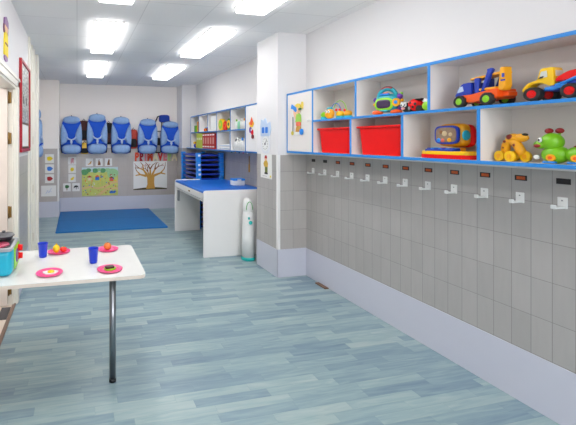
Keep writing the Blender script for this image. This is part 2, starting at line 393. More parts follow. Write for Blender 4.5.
# ------------------------------------------------------------------ wall shelf with toys (near)
XF = 2.25; CB = 1.366; CT = 2.010; MS = 1.690
dep = XW-XF
def shelf_unit(name, label, y_far, y_near, zb, zt, zm, top_div, low_div, door_end, edge, lam, door_full=True):
    # local: x runs towards -Y from the far end, y=0 wall, front at -dep
    L = y_far-y_near
    r = thing(name, label, 'wall shelf', (XW, y_far, zb), FR)
    H = zt-zb; T = .018; m = zm-zb; f = -dep
    M().box(0, L, f+.004, -.0005, H-T, H, lam).build('top_panel', r)
    M().box(0, L, f+.004, -.0005, 0, T, lam).build('bottom_panel', r)
    for x in (0, L-T): M().box(x, x+T, f+.004, -.0005, T, H-T, lam).build('side_panel', r)
    M().box(T, L-T, -.008, -.0005, T, H-T, lam).build('back_panel', r)
    xd0, xd1 = door_end
    s0, s1 = (xd1, L-T) if xd0 < .1 else (T, xd0)
    M().box(s0, s1, f+.004, -.008, m-T/2, m+T/2, lam).build('shelf', r)
    e = M()
    for z0 in (0, H-T): e.box(-.001, L+.001, f, f+.0055, z0-.001, z0+T+.001, edge, .001)
    e.box(s0, s1, f, f+.0055, m-T/2, m+T/2, edge, .001)
    for x in (0, L-T): e.box(x-.001, x+T, f, f+.0055, T, H-T, edge, .001)
    for (divs, z0, z1) in ((top_div, m+T/2, H-T), (low_div, T, m-T/2)):
        for y in divs:
            x = y_far-y
            M().box(x-T/2, x+T/2, f+.004, -.008, z0, z1, lam).build('divider', r)
            e.box(x-T/2, x+T/2, f, f+.0055, z0, z1, edge, .001)
    xe = xd1 if xd0 < .1 else xd0
    M().box(xe-T/2, xe+T/2, f+.004, -.008, T, H-T, lam).build('divider', r)
    e.box(xe-T/2, xe+T/2, f, f+.0055, T, H-T, edge, .001)
    e.build('edge_trim', r)
    dr = M().box(xd0+T*.9, xd1-T*.6, f+.001, f+.016, T+.003, H-T-.003, lam, .002).build('door', r)
    return r, dr
near, ndoor = shelf_unit('shelf_unit', 'white wall shelf unit with bright blue edging, full of toys above the coat hooks', 3.668, .55, CB, CT, MS,
    [2.642, 1.989, 1.05], [2.70, 2.193, 1.682, 1.13], (0, 3.668-3.215), BLUE, LAM_BOUNCE)
M().cyl((.418, -dep+.002, .335), (.418, -dep-.022, .335), .006, WHITE).ell((.418, -dep-.026, .335), (.013, .009, .013), WHITE).build('knob', ndoor)
# wooden figure on the cupboard door
def cutout(parent_name, label, cat, loc, rz, pieces, group=None):
    """thin painted plywood/paper cut-out: pieces = (part name, outline, thickness offset, material)"""
    r = thing(parent_name, label, cat, loc, rz, group)
    for nm, pts, y0, y1, m in pieces: M().prism(pts, y0, y1, m).build(nm, r)
    return r
fx = XF+.0006
cutout('painted_figure', 'painted wooden child figure with blue bow and green shirt on the near cupboard door', 'decoration', (fx, 3.45, 1.56), FR, [
    ('base', rrect(-.09, .085, 0, .03, .01), 0, -.008, WHITE),
    ('wheel', ov(-.09, .018, .02, .022), -.008, -.014, mat('ochre_paint', (206,190,70), .5)),
    ('wheel', ov(.07, .03, .03, .032, 8, 3), -.008, -.014, SKY),
    ('leg', [(-.035,.03),(.04,.03),(.05,.08),(.0,.11),(-.03,.07)], -.001, -.01, TAN),
    ('trousers', rrect(-.025, .05, .09, .135, .012), -.002, -.012, mat('salmon_paint', (230,110,80), .5)),
    ('shirt', [(-.04,.13),(.055,.13),(.05,.2),(.02,.225),(-.02,.215)], -.001, -.011, mat('leaf_green_paint', (150,200,80), .5)),
    ('arm', [(-.035,.15),(-.075,.21),(-.085,.255),(-.07,.255),(-.02,.2)], 0, -.008, SKIN),
    ('head', ov(.0, .25, .035, .035), -.002, -.012, SKIN),
    ('hair', ov(.0, .295, .045, .03), 0, -.01, mat('straw_paint', (228,200,80), .5)),
    ('ear', ov(.075, .3, .018, .038), -.001, -.009, mat('straw_paint', (228,200,80), .5)),
    ('scarf', rrect(.02, .07, .255, .275, .008), -.009, -.014, DKGRN),
    ('bow', [(-.02,.285),(-.05,.3),(-.1,.325),(-.115,.28),(-.075,.27),(-.03,.235),(-.005,.255)], -.009, -.016, SKY),
    ('toy_stick', rrect(-.09, -.078, .03, .19, .005), -.008, -.013, GREY)])

# storage bins
def storage_bin(label, yc):
    r = thing('storage_bin', label, 'storage bin', (XF+.128, yc, CB+.018), FR, 'red storage bins')
    t = M(); W, D, Hh = .44, .2, .232
    bt = [(-.165,-.075),(.165,-.075),(.165,.075),(-.165,.075)]; tp = [(-.2,-.09),(.2,-.09),(.2,.09),(-.2,.09)]
    b = bmesh.new()
    def ring(w2, d2, z, r_=.02): return [b.verts.new((x, y, z)) for x, y in rrect(-w2, w2, -d2, d2, r_)]
    prof = [(.178,.08,0),(.184,.086,.004),(.206,.094,Hh-.02),(.208,.095,Hh-.018),(.225,.105,Hh-.016),(.228,.108,Hh-.013),(.228,.108,Hh-.004),(.225,.105,Hh),(.203,.088,Hh),(.17,.073,.006)]
    rs = [ring(*p) for p in prof]; n = len(rs[0])
    b.faces.new(rs[0][::-1]); b.faces.new(rs[-1])
    for A, B in zip(rs, rs[1:]):
        for k in range(n): b.faces.new((A[k], A[(k+1) % n], B[(k+1) % n], B[k]))
    t.add(b, RED, False); t.build('tub', r)
    return r
b1 = storage_bin('bright red plastic storage bin in the cubby beside the cupboard door', 2.955)
dup(b1, (XF+.128, 2.438, CB+.018), 'bright red plastic storage bin in the cubby under the teal toy radio')

SH = MS+.0095; SL = CB+.0185        # resting heights: middle shelf and lower board
def toy(name, label, x, y, z, rz=FR, cat='toy', group='toys on the near wall shelf'): return thing(name, label, cat, (x, y, z), rz, group)
# bead-maze caterpillar toy
r = toy('bead_maze_toy', 'yellow-faced caterpillar toy with rainbow wire arches on a green and blue base', 2.345, 2.985, SH)
r.scale = (1.1,.9,1.1); r.rotation_euler[2] = FR+.3
for x, m1, m2 in ((-.115, LIME, CYAN), (.03, YEL, CYAN), (.1, AMB, CYAN)):
    M().lathe([(0,0),(.034,0),(.036,.012),(.034,.022),(0,.022)], (x,0,0), m2).build('foot', r)
    M().ell((x, 0, .04), (.034, .034, .026), m1).build('bead', r)
h = M().ell((-.05, -.03, .045), (.042, .036, .042), AMB).build('head', r)
for dx in (-.015, .01):
    M().ell((-.05+dx, -.064, .062), (.011, .008, .013), WHITE).ell((-.05+dx+.001, -.072, .06), (.004, .003, .005), BLACK).build('eye', h)
M().ell((-.055, -.02, .09), (.028, .022, .012), CYAN).build('hat', h)
for (c, R_, m, y) in ((.02, .075, LIME, .012), (-.01, .06, SKY, 0), (.0, .035, WHITE, -.012)):
    M().tube([(c+R_*math.cos(a)*.8, y, .05+R_*1.35*math.sin(a)) for a in [PI*k/14 for k in range(15)]], .0035, m).build('wire_arch', r)
for x, z in ((.0,.075),(.03,.075),(.075,.068)): M().ell((x, -.01, z), (.011,.011,.011), RED).build('small_bead', r)
# little rattle peeking behind the divider
r = toy('rattle', 'small blue, orange and green ball rattle peeking out beside the cubby divider', 2.40, 2.695, SH)
M().ell((0,0,.03), (.018,.018,.018), GRN).ell((0,0,.011), (.012,.012,.012), ORG).build('lower_ball', r)
M().ell((-.012,0,.055), (.02,.018,.02), ROY).build('middle_ball', r); M().ell((.005,0,.088), (.02,.018,.024), ORG).build('upper_ball', r)
# toy radio
r = toy('toy_radio', 'teal toy radio with a carry handle, lime-rimmed dark screen and orange feet', 2.34, 2.41, SH)
r.rotation_euler[2] = FR+.35; r.scale = (.9,.85,1.03)
for s in (-1, 1): M().ell((s*.075, -.01, .018), (.045, .04, .018), ORG).build('foot', r)
b = M().pillow(ov(0, .085, .095, .07, 28, 3), .03, .075, TEAL).build('body', r)
M().pillow(ov(-.012, .078, .075, .048, 28, 3), -.03, .022, LIME).build('screen_rim', b)
M().pillow(ov(-.012, .078, .058, .033, 28, 3), -.046, .01, mat('dark_purple_screen', (52,22,70), .12, coat=.5)).build('screen', b)
M().box(-.04, .02, -.055, -.04, .023, .033, CYAN, .004).build('slot', b)
hp = [(.072*math.cos(a), -.002, .125+.068*math.sin(a)) for a in [PI*k/16 for k in range(17)]]
M().tube(hp, .016, TEAL, 12).build('handle', r)
M().tube([(p[0]*1.0, p[1]-.002, p[2]+.006) for p in hp[5:12]], .013, DRED, 12).build('handle_grip', r)
M().box(-.045, .03, -.045, -.02, .143, .157, SKY, .004).box(-.02, .02, -.042, -.02, .155, .163, ORG, .003).build('button', r)
M().cyl((.088,-.03,.085), (.088,-.052,.085), .03, AMB).build('dial', r); M().cyl((.088,-.05,.085), (.088,-.058,.085), .013, SKY).build('dial_centre', r)
for (x, z, m, q) in ((.1,.13,PURP,.022),(.1,.04,PURP,.018),(.118,.1,AMB,.012),(-.098,.115,PURP,.017),(-.104,.08,AMB,.012),(.112,.148,GRN,.012)):
    M().ell((x, -.005, z), (q, q, q), m).build('side_knob', r)
# ladybird toy
r = toy('ladybird_toy', 'red and black ladybird toy with big white eyes beside the toy radio', 2.34, 2.192, SH)
r.scale = (.88,.9,.95)
b = M().ell((.03, 0, .055), (.06, .045, .045), RED, rot=(0,.15,0)).build('body', r)
for x, z in ((.02,.07),(.06,.06),(.04,.04)): M().ell((x, -.04, z), (.01,.006,.01), BLACK).build('spot', b)
h = M().ell((-.035, -.015, .04), (.04, .035, .038), BLACK).build('head', r)
for s in (0, 1): M().ell((-.055+.03*s, -.046, .062), (.014,.008,.019), WHITE).ell((-.055+.03*s+.002, -.053, .058), (.005,.003,.007), BLACK).build('eye', h)
M().ell((-.04,-.05,.032), (.018,.006,.01), mat('pale_pink_plastic', (240,170,170), .4)).build('mouth', h)
for x in (-.02, .085): M().cyl((x,-.035,.024), (x,.035,.024), .024, BLACK).build('wheel', r)
M().box(.04, .1, -.025, .025, .085, .1, BLACK, .006).build('wing', r)
M().ell((.012,-.045,.03),(.01,.006,.014), GREY).build('foot', r)
# green ball toy
r = toy('green_ball_toy', 'lime green ball toy with a white crinkled top by the blue divider', 2.325, 2.052, SH)
M().ell((0,0,.036), (.04,.038,.036), LIME).build('ball', r)
M().ell((-.008,0,.066), (.026,.026,.018), WHITE).ell((.014,.0,.072), (.014,.014,.014), WHITE).ell((-.02,-.01,.078),(.01,.01,.013), WHITE).build('top', r)

def wheel(parent, x, y, rad, wd, hub, side=-1, name='wheel'):
    t = M(); n = 36; b = bmesh.new(); A = []
    prof = [(.55,-.42),(.8,-.5),(.94,-.42),(1,-.25),(1,.25),(.94,.42),(.8,.5),(.55,.42)]
    for k in range(n):
        a = 2*PI*k/n; tr = 1 if (k//2) % 2 else .95
        A.append([b.verts.new((x+rad*p*(tr if p > .95 else 1)*math.cos(a), y+q*wd, rad+rad*p*(tr if p > .95 else 1)*math.sin(a))) for p, q in prof])
    for k in range(n):
        for j in range(len(prof)-1): b.faces.new((A[k][j], A[(k+1) % n][j], A[(k+1) % n][j+1], A[k][j+1]))
    t.add(b, RUBBER); w = t.build(name, parent)
    h = M().cyl((x, y-wd*.4, rad), (x, y+wd*.4, rad), rad*.58, hub, seg=24)
    h.cyl((x, y+side*wd*.4, rad), (x, y+side*wd*.52, rad), rad*.25, hub, seg=16)
    for k in range(5):
        a = 2*PI*k/5; h.box(x+rad*.36*math.cos(a)-.004, x+rad*.36*math.cos(a)+.004, y+side*wd*.38, y+side*wd*.47, rad+rad*.36*math.sin(a)-.004, rad+rad*.36*math.sin(a)+.004, hub, .001)
    h.build('hub', w)
# car carrier truck: cab to the left (-x local)
r = toy('toy_car_carrier', 'toy car carrier truck with blue cab, orange chassis, amber ramps and lime hubs', 2.345, 1.71, SH)
r.rotation_euler[2] = FR-.1
for x in (-.1, .066):
    for y in (-.062, .062): wheel(r, x, y, .037, .034, LIME)
ch = M().prism([(-.147,.03),(-.147,.058),(-.128,.073),(-.03,.075),(0,.08),(.1,.092),(.118,.088),(.118,.045),(.1,.035),(.03,.035),(.022,.03),(-.05,.026),(-.062,.03)], -.06, .06, ORG, .003).build('chassis', r)
M().box(-.15,-.135,-.05,.05,.028,.045, ORG, .004).build('bumper', ch)
cab = M().prism([(-.15,.068),(-.127,.118),(-.1,.146),(-.045,.148),(-.034,.135),(-.034,.074)], -.056, .056, ROY, .005).build('cab', r)
M().prism([(-.128,.092),(-.11,.128),(-.092,.13),(-.085,.1)], -.0585, -.055, mat('toy_glass', (190,205,235), .1)).build('side_window', cab)
for y in (-.056, .03): M().box(-.022,.004,y,y+.026,.075,.168, ROY, .006).build('upright', r)
M().prism([(-.06,.16),(.11,.172),(.115,.186),(-.062,.172)], -.04, .04, AMB, .002).build('upper_ramp', r)
for y in (-.052, .034): M().prism([(.012,.082),(.03,.082),(.078,.19),(.085,.2),(.075,.212),(.05,.208),(.052,.196)], y, y+.018, ROY, .002).build('lift_arm', r)
M().prism([(.07,.1),(.088,.1),(.112,.155),(.1,.16)], .0, .02, ROY, .002).build('brace', r)
M().box(.0,.1,-.05,.05,.09,.104, AMB, .004).build('deck', r)
ramp = M().prism([(.112,.08),(.14,.078),(.15,.1),(.147,.205),(.124,.205),(.118,.16)], -.052, -.004, AMB, .003).build('tail_ramp', r)
M().box(.128,.15,-.054,-.049,.128,.137, ROY, .001).box(.134,.146,-.054,-.049,.148,.17, ROY, .001).build('sticker', ramp)
M().box(.09,.15,-.03,.03,.045,.07, ORG, .006).build('tow_hook', r)
M().box(-.02,.02,-.04,.04,.018,.034, DRED, .004).build('axle_guard', r)
# tipper truck: extends beyond the frame
r = toy('toy_tipper_truck', 'toy truck with yellow cab, red tipper body and chunky red-hubbed tyres', 2.345, 1.346, SH)
r.rotation_euler[2] = FR+.03
for x in (-.092, .054):
    for y in (-.062, .062): wheel(r, x, y, .0365, .045, RED)
M().prism([(-.06,.048),(-.06,.06),(-.03,.072),(.0,.085),(.06,.094),(.2,.1),(.2,.08),(.12,.075),(.1,.045)], -.05, .05, ROY, .002).build('chassis', r)
M().box(-.055,.0,-.056,.056,.05,.068, SKY, .005).box(-.01,.03,-.062,.062,.055,.08, SKY, .004).build('side_step', r)
cab = M().prism([(-.15,.05),(-.152,.068),(-.128,.098),(-.088,.108),(-.076,.158),(-.07,.165),(-.024,.165),(-.018,.158),(-.014,.07),(-.03,.068),(-.048,.08),(-.07,.092),(-.11,.09),(-.132,.07),(-.14,.052)], -.05, .015, YEL, .004).build('cab', r)
for y0, y1 in ((-.0535,-.049),(.014,.0185)):
    M().prism([(-.075,.115),(-.068,.148),(-.046,.15),(-.044,.118)], y0, y1, mat('pale_toy_window', (214,214,206), .3)).build('side_window', cab)
M().prism([(-.08,.112),(-.062,.114),(-.056,.124),(-.07,.122)], -.056, -.052, BLACK).build('mirror', cab)
M().box(-.0185,-.0145,-.042,.005,.12,.148, MC['pale_toy_window'], .001).build('rear_window', cab)
tb = M().prism([(-.014,.09),(-.006,.11),(.035,.134),(.12,.145),(.22,.145),(.24,.1),(.2,.09)], -.058, .058, RED, .005).build('tipper_body', r)
for y in (-.058, .058): M().tube([(.005,y,.075),(.035,y,.085),(.07,y,.1),(.12,y,.104),(.2,y,.104)], .007, SKY).build('mudguard', r)
# toy computer
r = toy('toy_computer', 'yellow toy computer with a blue-rimmed screen and blue keyboard on a red base', 2.365, 1.925, SL)
r.rotation_euler[2] = FR-.02
M().prism(ov(.0,-.008,.172,.093,32,3.5), 0, .026, RED, .003, 'xy').build('base', r)
M().prism(ov(.0,-.008,.17,.091,32,3.5), .02, .048, YEL, .006, 'xy').build('deck', r)
kb = M().box(-.115,.075,-.088,-.025,.044,.064, ROY, .004, rot=(.15,0,0)).build('keyboard', r)
for k in range(7): M().box(-.11+.026*k,-.09+.026*k,-.078,-.055,.057,.067, SKY if k % 2 else ROY, .002).build('key', kb)
for k, m in enumerate((CYAN, RED, YEL, GRN)): M().box(-.1+.042*k,-.068+.042*k,-.034,-.015,.052,.07, m, .004).build('lever', r)
mon = M().pillow(ov(-.008,.15,.097,.075,32,4.), .035, .06, AMB).build('monitor', r)
mon2 = M().pillow(ov(.005,.145,.094,.074,28,4), .065, .04, RED).build('monitor_back', r)
M().prism(ov(-.014,.152,.082,.06,32,4.), -.018, -.034, ROY, .003).build('screen_rim', mon)
M().prism(ov(-.014,.152,.069,.048,32,4.), -.032, -.0365, mat('toy_screen', (150,124,100), .1, var=.35, scale=45, coat=.6), .001).build('screen', mon)
for x, z, m, q in ((-.08,.098,SKY,.016),(-.045,.096,mat('coral_plastic',(235,110,90),.4),.015),(.01,.098,AMB,.016),(-.03,.14,mat('beige_plastic',(205,180,140),.5),.02),(.02,.135,MC['beige_plastic'],.014),(-.06,.15,BROWN,.014)):
    M().ell((x*.8+.002,-.037,z+.02),(q*.85,.004,q*.85), m).build('screen_picture', mon)
M().ell((.089,.0,.148),(.011,.03,.032), CYAN).build('side_speaker', mon)
M().box(-.05,.05,-.01,.05,.04,.07, AMB, .006).build('neck', r)
# giraffe-ish dog on wheels
r = toy('spotted_dog_toy', 'yellow spotted toy dog on chunky yellow wheels in the lower cubby', 2.36, 1.578, SL)
r.scale = (.8,.72,1.0)
for x, y in ((-.068,-.03),(.012,-.055),(.07,.0),(-.02,.04)): M().cyl((x,y-.014,.029),(x,y+.014,.029), .029, YEL).cyl((x,y-.018,.029),(x,y-.012,.029), .012, AMB).build('wheel', r)
b = M().tube([(-.055,0,.04),(-.045,0,.09),(-.02,0,.118),(.015,-.005,.105),(.04,-.01,.07),(.055,-.005,.04)], .027, AMB, 14).build('body', r)
for x,y,z in ((-.05,-.022,.075),(-.04,-.03,.11),(-.015,-.027,.128),(.02,-.032,.09),(-.06,-.018,.06),(.0,-.018,.138)): M().ell((x,y,z),(.009,.006,.008), MAROON).build('spot', b)
h = M().ell((.0,-.005,.13),(.045,.03,.024), AMB).ell((.05,-.008,.13),(.042,.027,.023), AMB).build('head', r)
M().ell((.073,-.014,.147),(.018,.014,.008), BLACK).build('nose', h); M().ell((-.01,-.03,.135),(.02,.008,.014), MAROON).build('ear', h)
# green caterpillar
r = toy('caterpillar_toy', 'green toy caterpillar with maroon antennae at the right end of the lower row', 2.345, 1.385, SL)
r.rotation_euler[2] = FR+.12
h = M().ell((-.012,-.005,.108),(.045,.042,.045), GRN).ell((-.05,-.02,.095),(.026,.025,.022), GRN).build('head', r)
for x in (-.026,.014):
    M().cyl((x,0,.145),(x,0,.158),.005, GRN).ell((x,0,.164),(.017,.014,.014), DRED).build('antenna', h)
M().ell((-.042,-.044,.118),(.009,.006,.013), WHITE).ell((-.043,-.05,.118),(.004,.003,.006), BLACK).build('eye', h)
M().ell((-.052,-.045,.088),(.014,.005,.009), DRED).build('mouth', h)
for k,(x,q) in enumerate(((.0,.046),(.09,.046),(.17,.044))):
    s = M().ell((x,0,.045),(q+.008,.044,.045), GRN).build('body_segment', r)
    M().cyl((x+.0,-.05,.03),(x+.0,-.03,.03),.017, AMB).cyl((x,-.052,.03),(x,-.049,.03),.008, ORG).build('foot', s)
    M().box(x-.03,x+.02,-.055,-.03,.002,.012, SKY, .005).build('shoe', s)
    if k: M().ell((x,-.008,.086),(.022,.02,.007), DRED).build('spot', s)
M().ell((-.062,-.03,.03),(.012,.01,.012), PAPER).build('tail', r)

# ------------------------------------------------------------------ coat hooks and name tags
hook = None
ords = ['twelfth','eleventh','tenth','ninth','eighth','seventh','sixth','fifth','fourth','third','second','first']
for i in range(12):
    y = 3.546-.191*i
    lb = 'white plastic coat hook on the grey tiles, %s from the right edge of the photo' % ords[i]
    if hook is None:
        hook = thing('coat_hook', lb, 'coat hook', (XW+.0008, y, 1.142), FR, 'white coat hooks under the near wall shelf')
        M().box(-.021,.021,-.006,0,0,.06, WHITE, .003).build('back_plate', hook)
        M().box(-.011,.011,-.07,-.004,.0,.011, WHITE, .004).box(-.011,.011,-.073,-.06,.0,.022, WHITE, .004).build('peg', hook)
        M().cyl((0,-.007,.042),(0,-.005,.042),.004, GREY, seg=10).build('screw', hook)
    else: dup(hook, (XW+.0008, y, 1.142), lb)
    blank = i in (0, 1, 11)
    lt = thing('name_tag', ('plain black name tag above the %s coat hook from the right' if blank else 'black name tag with orange strip above the %s coat hook from the right') % ords[i], 'name tag', (XW+.0008, y-.003, 1.27), FR, 'name tags above the coat hooks')
    M().box(-.03,.03,-.003,0,0,.03, BLACK, .001).build('tag_plate', lt)
    if not blank:
        s = M().box(-.02,.022,-.0042,-.0025,.006,.024, mat('orange_strip',(196,84,30),.5,var=.35,scale=150), .0005)
        s.build('name_strip', lt)
# small brown strip by the skirting
tag(M().box(-.022,.022,-.08,.08,0,.012, mat('rusty_brown_wood', (122,92,72), .6, var=.2), .003).build('wooden_wedge'), 'small brown wooden strip on the floor against the lavender skirting', 'wedge', (2.462, 3.36, 0))

# ------------------------------------------------------------------ far wall shelf and contents
FB, FT, FM = 1.334, 1.982, 1.653
far, fdoor = shelf_unit('shelf_unit', 'white wall shelf unit with dark blue edging over the changing table', 7.19, 4.212, FB, FT, FM,
    [6.67, 6.187, 5.757, 5.20], [5.757, 5.21], (7.19-4.69, 7.19-4.212), DBLUE, LAM)
LO = FB+.0185; UP = FM+.0095
for k, m in enumerate((DKGRN, AMB, BLACK, RED, WHITE)):
    M().cyl((2.0+.13*k, -dep+.02, -.016), (2.0+.13*k, -dep+.02, 0), .008, m, seg=10).build('peg', far)
cutout('clown_decoration', 'orange, yellow and purple clown decoration on the far shelf door', 'decoration', (fx, 4.50, 1.52), FR, [
    ('hat', [(-.03,.24),(.03,.24),(.0,.29)], 0, -.006, ORG), ('head', ov(-.0,.215,.04,.035), 0, -.008, ORG), ('collar', ov(-.005,.17,.05,.016), 0, -.006, YEL),
    ('body', ov(-.03,.12,.032,.04), 0, -.008, PURP), ('arm', ov(-.055,.205,.02,.02), 0, -.007, YEL), ('arm', ov(.045,.2,.018,.02), 0, -.007, YEL),
    ('leg', ov(.02,.09,.03,.035), -.001, -.009, RED), ('shoe', ov(.03,.03,.03,.028), 0, -.008, MAROON), ('button', ov(.005,.12,.016,.016), -.002, -.01, WHITE)])
def book(label, y, z, h, t, m, d=.17, grp='books on the far wall shelf', x=XF+.02):
    r = thing('book', label, 'book', (x, y, z), FR, grp)
    M().box(-t/2,t/2,0,d,0,h, m, .0015).build('cover', r)
    M().box(-t/2+.002,t/2-.002,.002,d+.0015,.003,h+.0008, PAPER).build('pages', r)
book('dark green book standing at the far end of the upper shelf', 6.98, UP, .13, .05, mat('book_green',(30,130,50),.5)); book('thin green book beside the dark green book', 6.915, UP, .13, .04, GRN)
book('tall yellow and red book in the upper far cubby', 6.80, UP, .2, .07, AMB); book('dark red book against the first divider of the upper shelf', 6.725, UP, .21, .05, DRED)
for (nm, lab, y, m, q, z) in (('toy_ball','small red ball in the upper shelf second cubby',6.47,RED,.03,0),('toy_ball','small yellow ball in the upper shelf second cubby',6.40,YEL,.03,0),('toy_ball','small orange ball by the second divider of the far shelf',6.27,ORG,.035,0),('toy_ball','small red ball by the second divider of the far shelf',6.345,DRED,.034,0)):
    tag(M().ell((0,0,q),(q,q,q),m).ell((0,0,2*q+.008),(q*.5,q*.5,.008),SKY).build(nm), lab, 'toy', (XF+.06,y,UP), FR, 'small balls on the far wall shelf')
for k in range(5):
    y = 6.06-.056*k
    book('white ring binder in the third upper cubby, %s from the left' % ('first','second','third','fourth','fifth')[k], y, UP, .255, .052, WHITE, .19, 'white binders on the far wall shelf')
def stacking_ring(label, y, m1, m2, R, dx=.05):
    r = thing('toy_drum', label, 'toy', (XF+dx, y, UP), FR, 'round toys on the far wall shelf')
    M().cyl((0,-.03,R),(0,.03,R),R,m1,seg=32).build('rim', r)
    M().cyl((0,-.036,R),(0,-.03,R),R*.72,m2,seg=32).cyl((0,-.04,R),(0,-.035,R),R*.3,m1,seg=24).build('face', r)
stacking_ring('round yellow toy drum with lime face on the far shelf', 5.635, YEL, LIME, .095)
stacking_ring('round red toy drum between the yellow and green drums', 5.465, RED, ORG, .07)
stacking_ring('round green toy drum beside the cubby divider on the far shelf', 5.303, DKGRN, YEL, .088)
def bottle(label, y, z, m, cap, h=.12, q=.027, x=XF+.05, grp='small bottles on the far wall shelf'):
    r = thing('bottle', label, 'bottle', (x, y, z), 0, grp)
    M().lathe([(0,0),(q,0),(q,h*.62),(q*.9,h*.7),(q*.4,h*.78),(0,h*.78)],(0,0,0),m,18).build('body', r)
    M().cyl((0,0,h*.76),(0,0,h),q*.42,cap,seg=14).build('cap', r)
for k,(y,m,c,n) in enumerate(((5.08,WHITE,GRN,'with green cap'),(4.99,mat('mint_plastic',(150,214,180),.4),WHITE,'in mint green'),(4.9,WHITE,WHITE,'all white'),(4.815,LAM,AMB,'with amber cap'),(4.75,WHITE,GREY,'with grey cap'))):
    bottle('small white-topped bottle %s on the upper shelf beside the cupboard door' % n, y, UP, m, c, .15)
# lower boards
r = thing('picture_book', 'brown picture frame leaning at the far end of the shelf', 'picture frame', (2.36, 7.30, LO-.018), FR)
M().prism([(-.06,0),(.075,0),(.055,.24)], -.02,.02, BROWN,.002).build('frame', r)
M().prism([(-.03,.012),(.06,.012),(.045,.17)], -.024,-.018, mat('ochre_paint',(206,190,70),.5)).build('picture', r)
r.name = 'leaning_picture'
struct(M().box(2.27,XW-.0005,7.205,7.545,FB,FB+.018, DBLUE), 'trim_6')
tag(M().ell((0,0,.045),(.05,.04,.045),ROY).ell((0,-.02,.1),(.035,.03,.03),YEL).build('stuffed_toy'), 'blue and yellow soft toy in the lower left corner of the far shelf', 'toy', (XF+.08,7.10,LO), FR)
tag(M().ell((0,0,.05),(.05,.04,.05),YEL).ell((0,0,.115),(.03,.03,.03),BLACK).build('stuffed_toy'), 'yellow and black soft toy beside the lime box on the far shelf', 'toy', (XF+.08,6.98,LO), FR)
for k in range(3):
    lb = 'lime green file box on the lower far shelf, %s' % ('leftmost of three','middle of three','beside the red boxes')[k]
    r = thing('file_box', lb, 'file box', (XF+.012, 6.80-.115*k, LO), FR, 'lime green file boxes')
    M().box(-.055,.055,0,.2,0,.285, mat('olive_lime_card',(176,192,62),.6), .004).build('case', r)
    M().box(-.02,.02,-.002,.002,.16,.2, PAPER, .001).build('spine_label', r)
for k in range(5):
    r = thing('red_album', 'red album with white spine bands, %s from the lime boxes' % ('first','second','third','fourth','fifth')[k], 'album', (XF+.012, 6.44-.124*k, LO), FR, 'red albums on the lower far shelf')
    M().box(-.06,.06,0,.2,0,.27, mat('brick_red_card',(176,38,34),.55), .003).build('cover', r)
    M().box(-.046,.046,-.002,.003,.235,.255, PAPER, .001).box(-.046,.046,-.002,.003,.03,.05, PAPER, .001).build('spine_band', r)
    M().box(-.03,.03,-.002,.003,.09,.2, mat('pale_rose_label',(206,150,140),.6), .001).build('spine_label', r)
for k in range(4):
    z = LO+.045*(k//2); y = 5.62-.2*(k % 2)
    r = thing('folded_cloth', 'white folded cloth on the lower shelf, %s' % ('bottom left','bottom right','top left','top right')[k], 'cloth', (XF+.1, y, z), FR, 'folded white cloths')
    M().box(-.09,.09,-.07,.07,0,.043, PAPER, .016, seg=4).build('cloth', r); M().box(-.088,.088,-.073,-.06,.019,.024, LBFAB, .002).build('fold', r)
for k in range(6):
    bottle('white bottle %s in the lower cubby beside the cupboard door' % ('leftmost','second','third','fourth','fifth','rightmost')[k], 5.13-.075*k, LO, WHITE, (GREY,WHITE,WHITE,SKY,WHITE,WHITE)[k], .17+.02*(k % 2), .033, XF+.06, 'white bottles in the lower far cubby')

# ------------------------------------------------------------------ changing table, wipes box, bin, stacked cots
r = thing('changing_table', 'white changing table with blue padded top and two panel ends', 'changing table', (1.58, 4.49, 0))
M().prism([(0,0),(.9,0),(.9,.855),(.03,.855),(.012,.848),(.003,.833),(0,.82)], 0, .03, LAM, .003).build('end_panel', r)
M().prism([(0,0),(.43,0),(.43,.855),(.03,.855),(.012,.848),(.003,.833),(0,.82)], 1.41, 1.44, LAM, .003).build('end_panel', r)
M().box(.02,.9,.03,1.41,.79,.81, LAM, .002).build('table_top', r)
M().box(.004,.022,.03,1.41,.735,.815, LAM, .003).build('front_rail', r)
M().box(.022,.5,.04,1.4,.70,.72, LAM, .002).build('under_shelf', r)
M().box(.008,.895,.032,1.408,.811,.845, MATBLUE, .014, seg=4).build('pad', r)
M().box(-.004,.004,.6,.66,.765,.785, BRASS, .002).build('drawer_pull', r)
M().box(.02,.05,1.30,1.36,.52,.69, GREY, .004).build('bracket', r)
r = thing('wipes_box', 'white wipes box with blue lid on the changing table', 'box', (2.30, 5.05, .8455), .0)
M().box(-.09,.09,-.06,.06,0,.075, WHITE, .012, seg=3).build('box_body', r)
M().box(-.093,.093,-.063,.063,.07,.1, SKY, .01, seg=3).build('lid', r); M().box(-.03,.03,-.066,-.06,.06,.09, WHITE, .003).build('latch', r)
# diaper pail
r = thing('nappy_bin', 'tall white nappy bin with teal foot and green handle beside the changing table', 'bin', (2.112, 4.325, 0))
M().lathe([(0,.0),(.086,0),(.086,.03),(.08,.038),(0,.038)],(0,0,0),mat('turquoise_plastic',(30,182,176),.4)).build('foot_ring', r)
M().lathe([(.0,.032),(.079,.032),(.074,.3),(.066,.58),(.06,.6),(.0,.6)],(0,0,0),WHITE).build('body', r)
M().pillow(ov(0,.67,.055,.1,24,2.6), .045, .09, WHITE).build('lid', r)
M().tube([(.042*math.cos(a),-.04,.63+.1*math.sin(a)) for a in [PI*k/14 for k in range(15)]], .005, mat('leaf_green_plastic',(90,170,90),.4)).build('handle', r)
M().ell((-.02,-.066,.53),(.014,.012,.018), MC['turquoise_plastic']).ell((.0,-.07,.475),(.026,.012,.024), MC['turquoise_plastic']).build('emblem', r)
